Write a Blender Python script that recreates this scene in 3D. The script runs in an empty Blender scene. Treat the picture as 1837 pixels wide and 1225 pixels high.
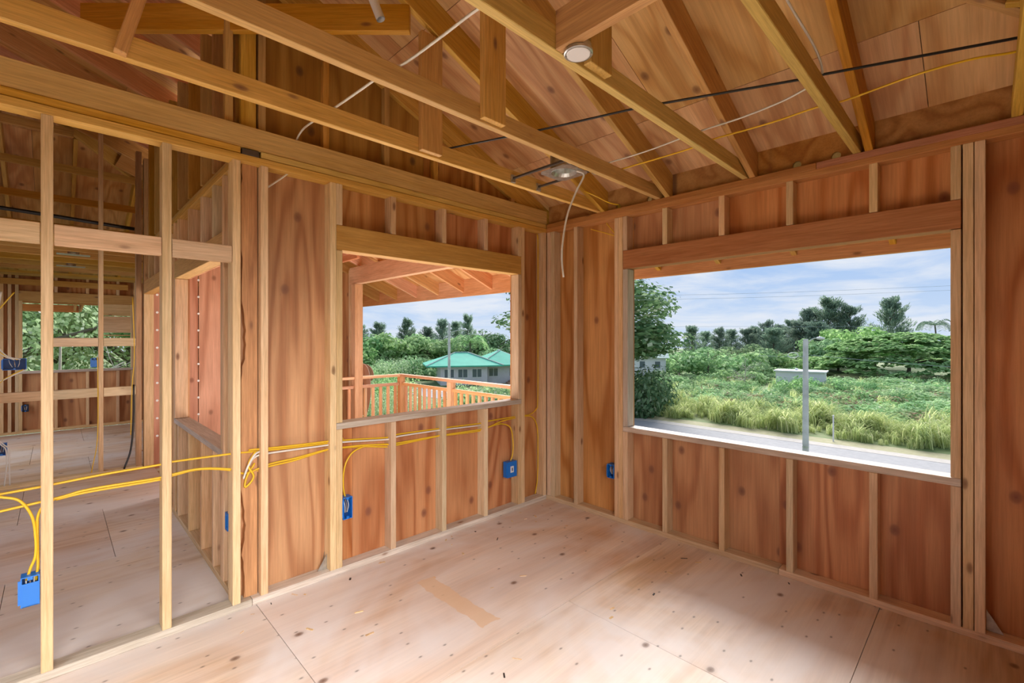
import bpy, bmesh, math, random
from mathutils import Vector, Matrix
random.seed(7)
SC = bpy.context.scene
COL = SC.collection
PI = math.pi

# ------------------------------------------------------------------ camera
cam_d = bpy.data.cameras.new('camera')
cam = bpy.data.objects.new('camera', cam_d); COL.objects.link(cam)
cam_d.sensor_width = 36.0
cam_d.lens = 835.7 / 1837 * 36.0
cam_d.shift_y = -6.6 / 1837
cam_d.clip_start = 0.02; cam_d.clip_end = 8000
cam.location = (2.804, -3.186, 1.462)
cam.rotation_euler = (PI / 2, 0, 0.79563)
SC.camera = cam

# ------------------------------------------------------------------ view, world, lights
SC.view_settings.view_transform = 'Standard'
SC.view_settings.look = 'None'
SC.view_settings.gamma = 1.0
SC.view_settings.exposure = 0.0
SC.view_settings.use_curve_mapping = False

world = bpy.data.worlds.new('sky'); SC.world = world; world.use_nodes = True
nt = world.node_tree; nt.nodes.clear()
def N(tree, kind, **kw):
    n = tree.nodes.new(kind)
    for k, v in kw.items():
        if k.startswith('i_'):
            n.inputs[k[2:].replace('_', ' ')].default_value = v
        else:
            setattr(n, k, v)
    return n
def ramp(tree, stops, interp='LINEAR'):
    n = tree.nodes.new('ShaderNodeValToRGB'); n.color_ramp.interpolation = interp
    el = n.color_ramp.elements
    while len(el) < len(stops): el.new(0.5)
    for e, (p, c) in zip(el, stops):
        e.position = p; e.color = (c[0], c[1], c[2], 1)
    return n
def math_node(tree, op, a=None, b=None):
    n = tree.nodes.new('ShaderNodeMath'); n.operation = op
    for i, v in enumerate((a, b)):
        if v is None: continue
        if isinstance(v, (int, float)): n.inputs[i].default_value = v
        else: tree.links.new(v, n.inputs[i])
    return n.outputs[0]
tc = N(nt, 'ShaderNodeTexCoord')
sep = N(nt, 'ShaderNodeSeparateXYZ'); nt.links.new(tc.outputs['Generated'], sep.inputs[0])
zc = math_node(nt, 'MAXIMUM', sep.outputs[2], 0.0)
den = math_node(nt, 'ADD', zc, 0.14)
comb = N(nt, 'ShaderNodeCombineXYZ')
nt.links.new(math_node(nt, 'DIVIDE', sep.outputs[0], den), comb.inputs[0])
nt.links.new(math_node(nt, 'DIVIDE', sep.outputs[1], den), comb.inputs[1])
cl = N(nt, 'ShaderNodeTexNoise', i_Scale=1.15, i_Detail=8.0, i_Roughness=0.58, i_Distortion=0.35)
nt.links.new(comb.outputs[0], cl.inputs['Vector'])
base = ramp(nt, [(0.0, (.66, .79, .98)), (0.14, (.43, .62, .95)), (1.0, (.30, .50, .92))])
nt.links.new(zc, base.inputs[0])
cmask = ramp(nt, [(0.40, (0, 0, 0)), (0.62, (1, 1, 1))])
nt.links.new(cl.outputs[0], cmask.inputs[0])
mixc = N(nt, 'ShaderNodeMix', data_type='RGBA')
nt.links.new(cmask.outputs[0], mixc.inputs[0])
nt.links.new(base.outputs[0], mixc.inputs[6])
mixc.inputs[7].default_value = (.82, .88, .98, 1)
bg = N(nt, 'ShaderNodeBackground'); bg.inputs[1].default_value = 0.95
nt.links.new(mixc.outputs[2], bg.inputs[0])
wo = N(nt, 'ShaderNodeOutputWorld'); nt.links.new(bg.outputs[0], wo.inputs[0])

def lamp(name, kind, loc, rot, energy, color=(1, 1, 1), **kw):
    d = bpy.data.lights.new(name, kind); d.energy = energy; d.color = color
    for k, v in kw.items(): setattr(d, k, v)
    o = bpy.data.objects.new(name, d); COL.objects.link(o)
    o.location = loc; o.rotation_euler = rot
    return o
# broad soft sun behind thin bright cloud, north-west of the house: it reaches in through the two window openings
def aim(d): return Vector(d).to_track_quat('-Z', 'Y').to_euler()
lamp('sun', 'SUN', (-10, 20, 30), aim((.42, -.80, -.60)), 8.6, (1, .97, .93), angle=math.radians(42))
# added fill lamps at the unseen openings, aimed downwards to brighten the rooms
lamp('east_opening_fill', 'AREA', (3.36, -3.0, 1.55), aim((-1, .06, -.90)), 62, (1, .975, .95), shape='RECTANGLE', size=2.0, size_y=1.0, spread=math.radians(104))
lamp('back_opening_fill', 'AREA', (1.3, -4.52, 1.45), aim((0, .40, -1)), 34, (1, .97, .93), shape='RECTANGLE', size=1.6, size_y=1.2, spread=math.radians(80))
lamp('hall_opening_fill', 'AREA', (-2.0, -4.52, 1.5), aim((0, 1, -.6)), 4, (1, .97, .93), shape='RECTANGLE', size=2.2, size_y=1.2, spread=math.radians(130))
lamp('far_room_opening_fill', 'AREA', (-5.7, -4.52, 1.5), aim((0, 1, -.4)), 20, (1, .97, .93), shape='RECTANGLE', size=2.2, size_y=1.2, spread=math.radians(140))

lamp('lanai_upward_fill', 'AREA', (-1.5, -.9, -.06), (PI, 0, 0), 85, (1, .96, .91), shape='RECTANGLE', size=2.2, size_y=2.2)  # added upward fill lamp at deck level, brightening the lanai roof underside

# ------------------------------------------------------------------ materials
def new_mat(name):
    m = bpy.data.materials.new(name); m.use_nodes = True
    t = m.node_tree; t.nodes.clear()
    out = N(t, 'ShaderNodeOutputMaterial'); b = N(t, 'ShaderNodeBsdfPrincipled')
    t.links.new(b.outputs[0], out.inputs[0])
    return m, t, b
def mixrgb(t, fac, a, b, mode='MIX'):
    n = N(t, 'ShaderNodeMix', data_type='RGBA', blend_type=mode)
    for sock, v in ((0, fac), (6, a), (7, b)):
        if isinstance(v, (int, float)): n.inputs[sock].default_value = v
        elif isinstance(v, tuple): n.inputs[sock].default_value = (v[0], v[1], v[2], 1)
        else: t.links.new(v, n.inputs[sock])
    return n.outputs[2]
def coords(t, scale, rnd=True):
    tcn = N(t, 'ShaderNodeTexCoord')
    mp = N(t, 'ShaderNodeMapping'); mp.inputs['Scale'].default_value = scale
    if rnd:
        oi = N(t, 'ShaderNodeObjectInfo')
        cb = N(t, 'ShaderNodeCombineXYZ')
        for i, f in enumerate((37.0, 91.0, 53.0)):
            t.links.new(math_node(t, 'MULTIPLY', oi.outputs['Random'], f), cb.inputs[i])
        t.links.new(cb.outputs[0], mp.inputs['Location'])
    t.links.new(tcn.outputs['Object'], mp.inputs['Vector'])
    return mp.outputs[0]
def tint(t, col, vr=(.85, 1.12), hr=.012, sr=.12):
    oi = N(t, 'ShaderNodeObjectInfo')
    h = N(t, 'ShaderNodeHueSaturation')
    mr = N(t, 'ShaderNodeMapRange'); mr.inputs['To Min'].default_value = vr[0]; mr.inputs['To Max'].default_value = vr[1]
    t.links.new(oi.outputs['Random'], mr.inputs[0]); t.links.new(mr.outputs[0], h.inputs['Value'])
    q = math_node(t, 'FRACT', math_node(t, 'MULTIPLY', oi.outputs['Random'], 17.3))
    t.links.new(math_node(t, 'ADD', math_node(t, 'MULTIPLY', q, hr * 2), .5 - hr), h.inputs['Hue'])
    q2 = math_node(t, 'FRACT', math_node(t, 'MULTIPLY', oi.outputs['Random'], 41.7))
    t.links.new(math_node(t, 'ADD', math_node(t, 'MULTIPLY', q2, sr * 2), 1 - sr), h.inputs['Saturation'])
    t.links.new(col, h.inputs['Color'])
    return h.outputs[0]
def knots(t, scale, size, rnd=True, keep=.45, dims='3D'):
    v = N(t, 'ShaderNodeTexVoronoi', feature='F1', voronoi_dimensions=dims); v.inputs['Scale'].default_value = 1.0
    t.links.new(coords(t, scale, rnd), v.inputs['Vector'])
    r = ramp(t, [(0.0, (1, 1, 1)), (size, (.7, .7, .7)), (size * 1.6, (.12, .12, .12)), (size * 2.6, (0, 0, 0))])
    t.links.new(v.outputs['Distance'], r.inputs[0])
    sp = N(t, 'ShaderNodeSeparateColor'); t.links.new(v.outputs['Color'], sp.inputs[0])
    return math_node(t, 'MULTIPLY', r.outputs[0], math_node(t, 'LESS_THAN', sp.outputs[0], keep))

def lumber(name, light, dark, knot=(.20, .09, .04), streak=(1.4, 16, 16)):
    m, t, b = new_mat(name)
    n1 = N(t, 'ShaderNodeTexNoise', i_Scale=1.0, i_Detail=5.0, i_Roughness=.6, i_Distortion=.5)
    t.links.new(coords(t, streak), n1.inputs['Vector'])
    r1 = ramp(t, [(.3, dark), (.62, light)]); t.links.new(n1.outputs[0], r1.inputs[0])
    n2 = N(t, 'ShaderNodeTexNoise', i_Scale=1.0, i_Detail=3.0, i_Roughness=.7)
    t.links.new(coords(t, (5, 120, 120)), n2.inputs['Vector'])
    r2 = ramp(t, [(.35, (.80, .76, .70)), (.65, (1.06, 1.05, 1.03))]); t.links.new(n2.outputs[0], r2.inputs[0])
    c = mixrgb(t, 1.0, r1.outputs[0], r2.outputs[0], 'MULTIPLY')
    k = knots(t, (4.5, 11, 11), .10, keep=.22)
    c = mixrgb(t, k, c, knot)
    t.links.new(tint(t, c), b.inputs['Base Color'])
    b.inputs['Roughness'].default_value = .62
    bp = N(t, 'ShaderNodeBump'); bp.inputs['Strength'].default_value = .12; bp.inputs['Distance'].default_value = .004
    t.links.new(n2.outputs[0], bp.inputs['Height']); t.links.new(bp.outputs[0], b.inputs['Normal'])
    return m
def plywood(name, light, mid, dark, knot, freq=8.0, scale=(2.7, .34, 2.7), kscale=(4.2, 3.0, 4.2), ksize=.07, rough=.6, grey=None, stain=.0, strip=None, vr=(.9, 1.08)):
    """rotary-cut veneer: contour bands of a stretched noise along local Y"""
    m, t, b = new_mat(name)
    n1 = N(t, 'ShaderNodeTexNoise', i_Scale=1.0, i_Detail=2.5, i_Roughness=.45, i_Distortion=.25)
    t.links.new(coords(t, scale), n1.inputs['Vector'])
    s = math_node(t, 'SINE', math_node(t, 'MULTIPLY', n1.outputs[0], freq * 6.2832))
    band = math_node(t, 'ADD', math_node(t, 'MULTIPLY', s, .5), .5)
    r1 = ramp(t, [(0.0, light), (.6, mid), (1.0, dark)]); t.links.new(band, r1.inputs[0])
    n2 = N(t, 'ShaderNodeTexNoise', i_Scale=1.0, i_Detail=3.0, i_Roughness=.6)
    t.links.new(coords(t, (1.7, .8, 1.7)), n2.inputs['Vector'])
    r2 = ramp(t, [(.3, (.82, .76, .70)), (.7, (1.12, 1.10, 1.08))]); t.links.new(n2.outputs[0], r2.inputs[0])
    c = mixrgb(t, 1.0, r1.outputs[0], r2.outputs[0], 'MULTIPLY')
    n3 = N(t, 'ShaderNodeTexNoise', i_Scale=1.0, i_Detail=4.0, i_Roughness=.7)
    t.links.new(coords(t, (70, 2.2, 70)), n3.inputs['Vector'])
    r3 = ramp(t, [(.35, (.86, .83, .80)), (.65, (1.07, 1.06, 1.06))]); t.links.new(n3.outputs[0], r3.inputs[0])
    c = mixrgb(t, 1.0, c, r3.outputs[0], 'MULTIPLY')
    if grey:
        n4 = N(t, 'ShaderNodeTexNoise', i_Scale=1.0, i_Detail=4.0, i_Roughness=.6, i_Distortion=.6)
        gp = N(t, 'ShaderNodeNewGeometry'); gm = N(t, 'ShaderNodeMapping'); gm.inputs['Scale'].default_value = (1.2, .8, 1.2); gm.inputs['Location'].default_value = (3.3, 1.7, 0)
        t.links.new(gp.outputs['Position'], gm.inputs['Vector']); t.links.new(gm.outputs[0], n4.inputs['Vector'])
        r4 = ramp(t, [(.38, (.05, .05, .05)), (.62, (.85, .85, .85))]); t.links.new(n4.outputs[0], r4.inputs[0])
        c = mixrgb(t, r4.outputs[0], c, grey)
    c = mixrgb(t, knots(t, kscale, ksize, dims='2D'), c, knot)
    if stain:
        c = mixrgb(t, math_node(t, 'MULTIPLY', knots(t, (9, 5, 9), .035, dims='2D'), stain), c, (.06, .045, .035))
    if strip:
        tcn = N(t, 'ShaderNodeTexCoord'); sx = N(t, 'ShaderNodeSeparateXYZ'); t.links.new(tcn.outputs['Object'], sx.inputs[0])
        nz = N(t, 'ShaderNodeTexNoise', i_Scale=14.0, i_Detail=3.0); t.links.new(tcn.outputs['Object'], nz.inputs['Vector'])
        wob = math_node(t, 'MULTIPLY', math_node(t, 'SUBTRACT', nz.outputs[0], .5), .05)
        def inside(sock, lo, hi):
            v = math_node(t, 'ADD', sock, wob)
            return math_node(t, 'MULTIPLY', math_node(t, 'GREATER_THAN', v, lo), math_node(t, 'LESS_THAN', v, hi))
        mk = math_node(t, 'MULTIPLY', inside(sx.outputs[0], strip[0], strip[1]), inside(sx.outputs[1], strip[2], strip[3]))
        c = mixrgb(t, math_node(t, 'MULTIPLY', mk, .75), c, (.70, .50, .32))
    t.links.new(tint(t, c, vr, .008, .08), b.inputs['Base Color'])
    b.inputs['Roughness'].default_value = rough
    return m
def plain(name, col, rough=.5, metal=0.0, noise=0.0, nscale=20.0):
    m, t, b = new_mat(name)
    if noise:
        n1 = N(t, 'ShaderNodeTexNoise', i_Scale=nscale, i_Detail=4.0)
        tcn = N(t, 'ShaderNodeTexCoord'); t.links.new(tcn.outputs['Object'], n1.inputs['Vector'])
        r = ramp(t, [(.3, tuple(c * (1 - noise) for c in col)), (.7, tuple(min(1, c * (1 + noise)) for c in col))])
        t.links.new(n1.outputs[0], r.inputs[0]); t.links.new(r.outputs[0], b.inputs['Base Color'])
    else:
        b.inputs['Base Color'].default_value = (*col, 1)
    b.inputs['Roughness'].default_value = rough; b.inputs['Metallic'].default_value = metal
    return m
def leaf_mat(name, dark, light, extra=None, trans=.3):
    m = bpy.data.materials.new(name); m.use_nodes = True
    t = m.node_tree; t.nodes.clear()
    out = N(t, 'ShaderNodeOutputMaterial')
    g = N(t, 'ShaderNodeNewGeometry')
    stops = [(0.0, dark), (.75, light)] + ([(.9, light), (1.0, extra)] if extra else [])
    r = ramp(t, stops); t.links.new(g.outputs['Random Per Island'], r.inputs[0])
    c = tint(t, r.outputs[0], (.8, 1.2), .02, .1)
    d = N(t, 'ShaderNodeBsdfDiffuse'); tr = N(t, 'ShaderNodeBsdfTranslucent'); mx = N(t, 'ShaderNodeMixShader')
    mx.inputs[0].default_value = trans
    t.links.new(c, d.inputs[0]); t.links.new(c, tr.inputs[0])
    t.links.new(d.outputs[0], mx.inputs[1]); t.links.new(tr.outputs[0], mx.inputs[2]); t.links.new(mx.outputs[0], out.inputs[0])
    return m

M = {}
M['stud'] = lumber('fir_stud', (.80, .60, .38), (.70, .47, .26))
M['joist'] = lumber('fir_joist', (.72, .47, .12), (.59, .35, .055))
M['header'] = lumber('fir_header', (.64, .36, .13), (.52, .26, .075))
M['redfir'] = lumber('red_fir_header', (.56, .27, .13), (.45, .19, .085))
M['rafter'] = lumber('fir_rafter', (.62, .37, .10), (.48, .25, .045))
M['eave'] = lumber('fir_eave', (.76, .44, .26), (.64, .33, .17))
M['pale'] = lumber('weathered_fir', (.68, .61, .54), (.50, .43, .36))
M['wane'] = lumber('bark_edged_fir', (.66, .38, .16), (.40, .20, .08))
M['ply'] = plywood('wall_plywood', (.66, .345, .155), (.59, .285, .12), (.465, .19, .068), (.24, .09, .045))
M['plydeck'] = plywood('roof_plywood', (.72, .45, .20), (.66, .385, .155), (.57, .30, .105), (.22, .09, .03), 6, (4.2, .8, 4.2))
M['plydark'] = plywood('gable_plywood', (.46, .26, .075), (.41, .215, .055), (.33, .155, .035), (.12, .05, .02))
M['plyout'] = plywood('siding_plywood', (.70, .38, .25), (.62, .31, .19), (.53, .24, .14), (.3, .12, .06), 5)
FL = dict(freq=7, scale=(3.4, .22, 3.4), kscale=(2.6, 1.9, 2.6), ksize=.03, rough=.5, grey=(.76, .72, .71), stain=.7, vr=(.97, 1.03))
M['floor'] = plywood('floor_plywood', (.74, .60, .46), (.70, .54, .40), (.61, .43, .28), (.16, .09, .06), **FL)
M['floorstrip'] = plywood('floor_plywood_with_unweathered_strip', (.74, .60, .46), (.70, .54, .40), (.61, .43, .28), (.16, .09, .06), strip=(-.14, .46, -.50, -.39), **FL)
M['yellow'] = plain('yellow_cable_jacket', (.80, .50, .02), .4)
M['white'] = plain('white_cable_jacket', (.75, .72, .66), .4)
M['black'] = plain('black_cable_jacket', (.012, .012, .014), .4)
M['blue'] = plain('blue_plastic', (.008, .17, .62), .35)
M['darkblue'] = plain('blue_plastic_shade', (.006, .05, .18), .5)  # darker copy of the blue plastic for shaded recesses
M['steel'] = plain('galvanised_steel', (.55, .57, .56), .35, .9, .25, 30)
M['darksteel'] = plain('dark_steel', (.12, .10, .09), .5, .7)
M['pvc'] = plain('white_pvc', (.80, .80, .82), .35)
M['whitepaint'] = plain('white_paint', (.72, .72, .74), .6)
M['copper'] = plain('bare_wire', (.6, .45, .3), .4, .6)
M['glint'] = plain('white_glint', (.9, .9, .88), .6)  # plain white standing in for glinting nail heads

# ------------------------------------------------------------------ helpers
def link(o, parent=None):
    COL.objects.link(o)
    if parent is not None: o.parent = parent
    return o
def place(o, mw, parent):
    """set the world matrix of O under PARENT (parents here are only translated)"""
    COL.objects.link(o)
    if parent is not None:
        o.parent = parent
        off = Vector(parent.location)
        if parent.parent is not None: off = off + Vector(parent.parent.location)
        o.matrix_basis = Matrix.Translation(-off) @ mw
    else:
        o.matrix_basis = mw
    return o
def tag(o, label=None, cat=None, group=None, kind=None):
    if label: o['label'] = label
    if cat: o['category'] = cat
    if group: o['group'] = group
    if kind: o['kind'] = kind
    return o
def empty(name, loc=(0, 0, 0), label=None, cat=None, group=None, kind=None, parent=None):
    o = bpy.data.objects.new(name, None); o.empty_display_size = .1
    place(o, Matrix.Translation(Vector(loc)), parent)
    return tag(o, label, cat, group, kind)
_bm_cache = {}
def board_mesh(L, w, h, mat, bev=.0025):
    key = (round(L, 4), round(w, 4), round(h, 4), mat)
    if key in _bm_cache: return _bm_cache[key]
    bm = bmesh.new()
    bmesh.ops.create_cube(bm, size=1.0)
    bmesh.ops.scale(bm, vec=(L, w, h), verts=bm.verts)
    b = min(bev, min(L, w, h) * .2)
    bmesh.ops.bevel(bm, geom=bm.edges[:], offset=b, segments=1, affect='EDGES')
    me = bpy.data.meshes.new('board'); bm.to_mesh(me); bm.free()
    me.materials.append(M[mat]); _bm_cache[key] = me
    return me
AX = {0: Matrix(((1, 0, 0), (0, 1, 0), (0, 0, 1))),
      1: Matrix(((0, -1, 0), (1, 0, 0), (0, 0, 1))),
      2: Matrix(((0, 0, -1), (0, 1, 0), (1, 0, 0)))}
def bd(parent, name, x0, x1, y0, y1, z0, z1, mat='stud'):
    """axis-aligned board, grain along its longest side"""
    d = (x1 - x0, y1 - y0, z1 - z0); a = max(range(3), key=lambda i: d[i])
    dims = {0: (d[0], d[1], d[2]), 1: (d[1], d[0], d[2]), 2: (d[2], d[1], d[0])}[a]
    o = bpy.data.objects.new(name, board_mesh(*dims, mat))
    mw = Matrix.Translation(((x0 + x1) / 2, (y0 + y1) / 2, (z0 + z1) / 2)) @ AX[a].to_4x4()
    return place(o, mw, parent)
def beam(parent, name, p0, p1, w, h, mat='stud', up=(0, 0, 1), drop=0.0):
    """board from P0 to P1, W across, H along UP; the line P0-P1 is the middle of its lower edge when drop=.5"""
    p0, p1 = Vector(p0), Vector(p1); X = (p1 - p0); L = X.length; X.normalize()
    Y = Vector(up).cross(X).normalized(); Z = X.cross(Y)
    o = bpy.data.objects.new(name, board_mesh(L, w, h, mat))
    R = Matrix((X, Y, Z)).transposed().to_4x4()
    return place(o, Matrix.Translation((p0 + p1) / 2 + Z * h * drop) @ R, parent)
def panel(parent, name, origin, u, v, poly, th, mat):
    """prism of a 2D polygon; local X=u, local Y=v (grain), thickness along u x v"""
    u, v = Vector(u).normalized(), Vector(v).normalized(); w = u.cross(v)
    n = len(poly)
    cx = sum(p[0] for p in poly) / n; cy = sum(p[1] for p in poly) / n
    vs = [(p[0] - cx, p[1] - cy, 0) for p in poly] + [(p[0] - cx, p[1] - cy, th) for p in poly]
    fs = [tuple(range(n - 1, -1, -1)), tuple(range(n, 2 * n))] + [(i, (i + 1) % n, n + (i + 1) % n, n + i) for i in range(n)]
    me = bpy.data.meshes.new(name); me.from_pydata(vs, [], fs); me.materials.append(M[mat])
    o = bpy.data.objects.new(name, me)
    R = Matrix((u, v, w)).transposed().to_4x4()
    return place(o, Matrix.Translation(Vector(origin) + u * cx + v * cy) @ R, parent)
def rect(a0, a1, b0, b1): return [(a0, b0), (a1, b0), (a1, b1), (a0, b1)]
def clip(poly, a, b, c):
    """keep a*x+b*y+c>=0"""
    out = []
    for i in range(len(poly)):
        p, q = poly[i], poly[(i + 1) % len(poly)]
        dp, dq = a * p[0] + b * p[1] + c, a * q[0] + b * q[1] + c
        if dp >= 0: out.append(p)
        if (dp < 0) != (dq < 0):
            s = dp / (dp - dq); out.append((p[0] + s * (q[0] - p[0]), p[1] + s * (q[1] - p[1])))
    return out
def spline(pts, per=6):
    P = [Vector(p) for p in pts]
    if len(P) < 3: return P
    P = [P[0] * 2 - P[1]] + P + [P[-1] * 2 - P[-2]]
    out = []
    for i in range(1, len(P) - 2):
        a, b, c, d = P[i - 1:i + 3]
        for k in range(per):
            s = k / per
            out.append(.5 * ((2 * b) + (c - a) * s + (2 * a - 5 * b + 4 * c - d) * s * s + (3 * b - a - 3 * c + d) * s ** 3))
    out.append(P[-2]); return out
def tube_data(pts, rad, sides=6, vs=None, fs=None, sx=1.0, sy=1.0):
    vs = [] if vs is None else vs; fs = [] if fs is None else fs
    n0 = len(vs); n = len(pts)
    T0 = (pts[1] - pts[0]).normalized()
    ref = Vector((0, 0, 1)) if abs(T0.z) < .9 else Vector((1, 0, 0))
    A = T0.cross(ref).normalized()
    for i, p in enumerate(pts):
        T = (pts[min(i + 1, n - 1)] - pts[max(i - 1, 0)]).normalized()
        A = (A - T * A.dot(T)).normalized(); B = T.cross(A)
        r = rad[i] if isinstance(rad, (list, tuple)) else rad
        for k in range(sides):
            an = 2 * PI * k / sides
            vs.append(tuple(p + A * math.cos(an) * r * sx + B * math.sin(an) * r * sy))
    for i in range(n - 1):
        for k in range(sides):
            a = n0 + i * sides + k; b = n0 + i * sides + (k + 1) % sides
            fs.append((a, b, b + sides, a + sides))
    fs.append(tuple(n0 + k for k in range(sides - 1, -1, -1)))
    fs.append(tuple(n0 + (n - 1) * sides + k for k in range(sides)))
    return vs, fs
def raw(name, vs, fs, mat, parent=None, loc=None, smooth=False):
    me = bpy.data.meshes.new(name); 
    loc = Vector(loc) if loc is not None else Vector((0, 0, 0))
    me.from_pydata([tuple(Vector(v) - loc) for v in vs], [], fs)
    me.materials.append(M[mat] if isinstance(mat, str) else mat)
    if smooth: me.polygons.foreach_set('use_smooth', [True] * len(me.polygons))
    return place(bpy.data.objects.new(name, me), Matrix.Translation(loc), parent)
def tube(name, pts, r, mat, parent=None, sides=6, per=6, sx=1.0, sy=1.0):
    P = spline(pts, per); vs, fs = tube_data(P, r, sides, sx=sx, sy=sy)
    return raw(name, vs, fs, mat, parent, loc=P[0], smooth=True)
def box_data(x0, x1, y0, y1, z0, z1, vs, fs):
    n = len(vs)
    vs += [(x0, y0, z0), (x1, y0, z0), (x1, y1, z0), (x0, y1, z0), (x0, y0, z1), (x1, y0, z1), (x1, y1, z1), (x0, y1, z1)]
    fs += [tuple(n + i for i in f) for f in ((3, 2, 1, 0), (4, 5, 6, 7), (0, 1, 5, 4), (1, 2, 6, 5), (2, 3, 7, 6), (3, 0, 4, 7))]

# ================================================================== BUILDING SHELL
PL = 2.414           # underside of the double top plate
ZB = 2.49            # rafter and joist bearing
SL = 0.4167          # roof slope 5 in 12
NE, NW = 3.42, -7.49 # east and west plate lines (hips start there)
YB = -4.6            # back wall

# ---------------- floor: laid plywood sheets
vs, fs = [], []
box_data(NW - .1, NE + .1, YB - .1, -2.386, -.05, -.02, vs, fs)
box_data(-.10, NE + .1, -2.386, .1, -.05, -.02, vs, fs)
box_data(NW - .1, -3.79, -2.386, .1, -.05, -.02, vs, fs)
floor = raw('floor', vs, fs, 'floor', loc=(0, 0, 0)); tag(floor, 'weathered plywood subfloor running through all the rooms', kind='structure')
cols = [(-.09 + 1.222 * k + .042, -.09 + 1.222 * (k + 1) + .042) for k in range(-6, 3)]
seams = {0: (-2.4,), 1: (-1.15, -3.59), 2: (-2.2,)}
for k, (a, b) in zip(range(-6, 3), cols):
    a, b = max(a, NW - .1), min(b, NE + .1)
    top = .1 if (a > -.1 or b < -3.8) else -2.387
    ys = [YB - .1] + sorted(seams.get(k, (-3.4 if k % 2 else -2.9,))) + [top]
    for y0, y1 in zip(ys[:-1], ys[1:]):
        if y1 - y0 < .05: continue
        panel(floor, 'floor_panel', (0, 0, -.0185), (1, 0, 0), (0, 1, 0), rect(a + .0015, b - .0015, y0 + .0015, y1 - .0015), .0185, 'floorstrip' if (k == 0 and y1 > 0) else 'floor')

# ---------------- wall_left : partition and lanai wall in the plane x=0
WL = empty('wall_left', (0, -2.5, 0), 'open stud partition with a wide window opening on its plywood half', kind='structure')
S = .038
def stud(p, y, z0=.038, z1=PL, x0=-.089, x1=0.0, w=S, mat='stud', name='stud'): return bd(p, name, x0, x1, y, y + w, z0, z1, mat)
bd(WL, 'bottom_plate', -.089, 0, YB, -2.42, 0, S, 'pale'); bd(WL, 'bottom_plate', -.089, 0, -2.418, 0, 0, S, 'pale')
bd(WL, 'top_plate', -.089, 0, YB, 0, PL, PL + S, 'joist')
bd(WL, 'top_plate', -.089, -.005, YB, -2.475, PL + S + .003, ZB, 'joist'); bd(WL, 'top_plate', -.089, -.005, -2.375, 0, PL + S + .003, ZB, 'joist')
for y in (-4.45, -4.04, -3.64, -3.231, -2.816, -2.514, -2.377, -1.989, -.040): stud(WL, y)
wr = random.Random(5); zs = [.038 + (PL - .038) * i / 60 for i in range(61)]
edge = [(z, -2.463 + .014 * max(0, math.sin(z * 5.1) + .6 * math.sin(z * 13.7 + 1) + wr.uniform(-.3, .5))) for z in zs]
panel(WL, 'bark_edged_stud', (-.045, 0, 0), (0, 0, 1), (0, 1, 0), [(.038, -2.383), (PL, -2.383)] + edge[::-1], .044, 'wane')
stud(WL, -.322)
for y in (-1.950,): stud(WL, y, .038, .895); stud(WL, y, .936, 2.004); stud(WL, y, 2.162, PL)
stud(WL, -.362, .038, .895); stud(WL, -.362, .936, 2.004); stud(WL, -.362, 2.162, PL)
for y in (-1.575, -1.155, -.745): stud(WL, y, .038, .895, name='cripple_stud'); stud(WL, y, 2.162, PL, name='cripple_stud')
bd(WL, 'window_sill', -.101, 0, -1.95, -.324, .896, .934, 'pale')
bd(WL, 'header', -.089, -.002, -1.95, -.324, 2.006, 2.160, 'header')
for y0, y1 in ((-3.62, -3.233), (-3.191, -2.818), (-2.776, -2.516)): bd(WL, 'blocking', -.089 + .051, -.002, y0, y1, 1.862, 1.951, 'stud')
# plywood sheathing of the lanai half
def sheetA(y0, y1, z0, z1): panel(WL, 'plywood_panel', (-.089, 0, 0), (0, 1, 0), (0, 0, 1), rect(y0 + .001, y1 - .001, z0, z1), -.012, 'ply')
sheetA(-2.48, -1.95, 0, ZB + .0); sheetA(-1.95, -1.807, 0, .90); sheetA(-1.807, -.70, 0, .90); sheetA(-.70, -.362, 0, .90)
sheetA(-.362, .089, 0, ZB); sheetA(-1.95, -1.165, 2.006, ZB); sheetA(-1.165, -.362, 2.006, ZB)
# rake wall above it, up to the roof
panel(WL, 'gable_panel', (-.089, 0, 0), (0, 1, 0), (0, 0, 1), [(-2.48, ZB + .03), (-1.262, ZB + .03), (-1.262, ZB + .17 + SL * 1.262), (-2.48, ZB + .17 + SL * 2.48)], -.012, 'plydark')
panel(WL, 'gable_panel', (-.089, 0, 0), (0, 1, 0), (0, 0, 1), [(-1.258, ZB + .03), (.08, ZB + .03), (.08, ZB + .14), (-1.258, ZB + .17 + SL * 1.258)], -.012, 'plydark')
for y, w in ((-2.54, .038), (-2.465, .076), (-2.377, .038), (-2.015, .038), (-1.60, .038), (-1.2, .038), (-.8, .038), (-.4, .038)):
    stud(WL, y, ZB, ZB - SL * y - .02 * w, -.088, -.044, w, 'rafter', 'gable_stud')
bd(WL, 'metal_tie', -.03, -.001, -2.470, -2.385, PL + S + .001, ZB - .004, 'darksteel')

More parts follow.
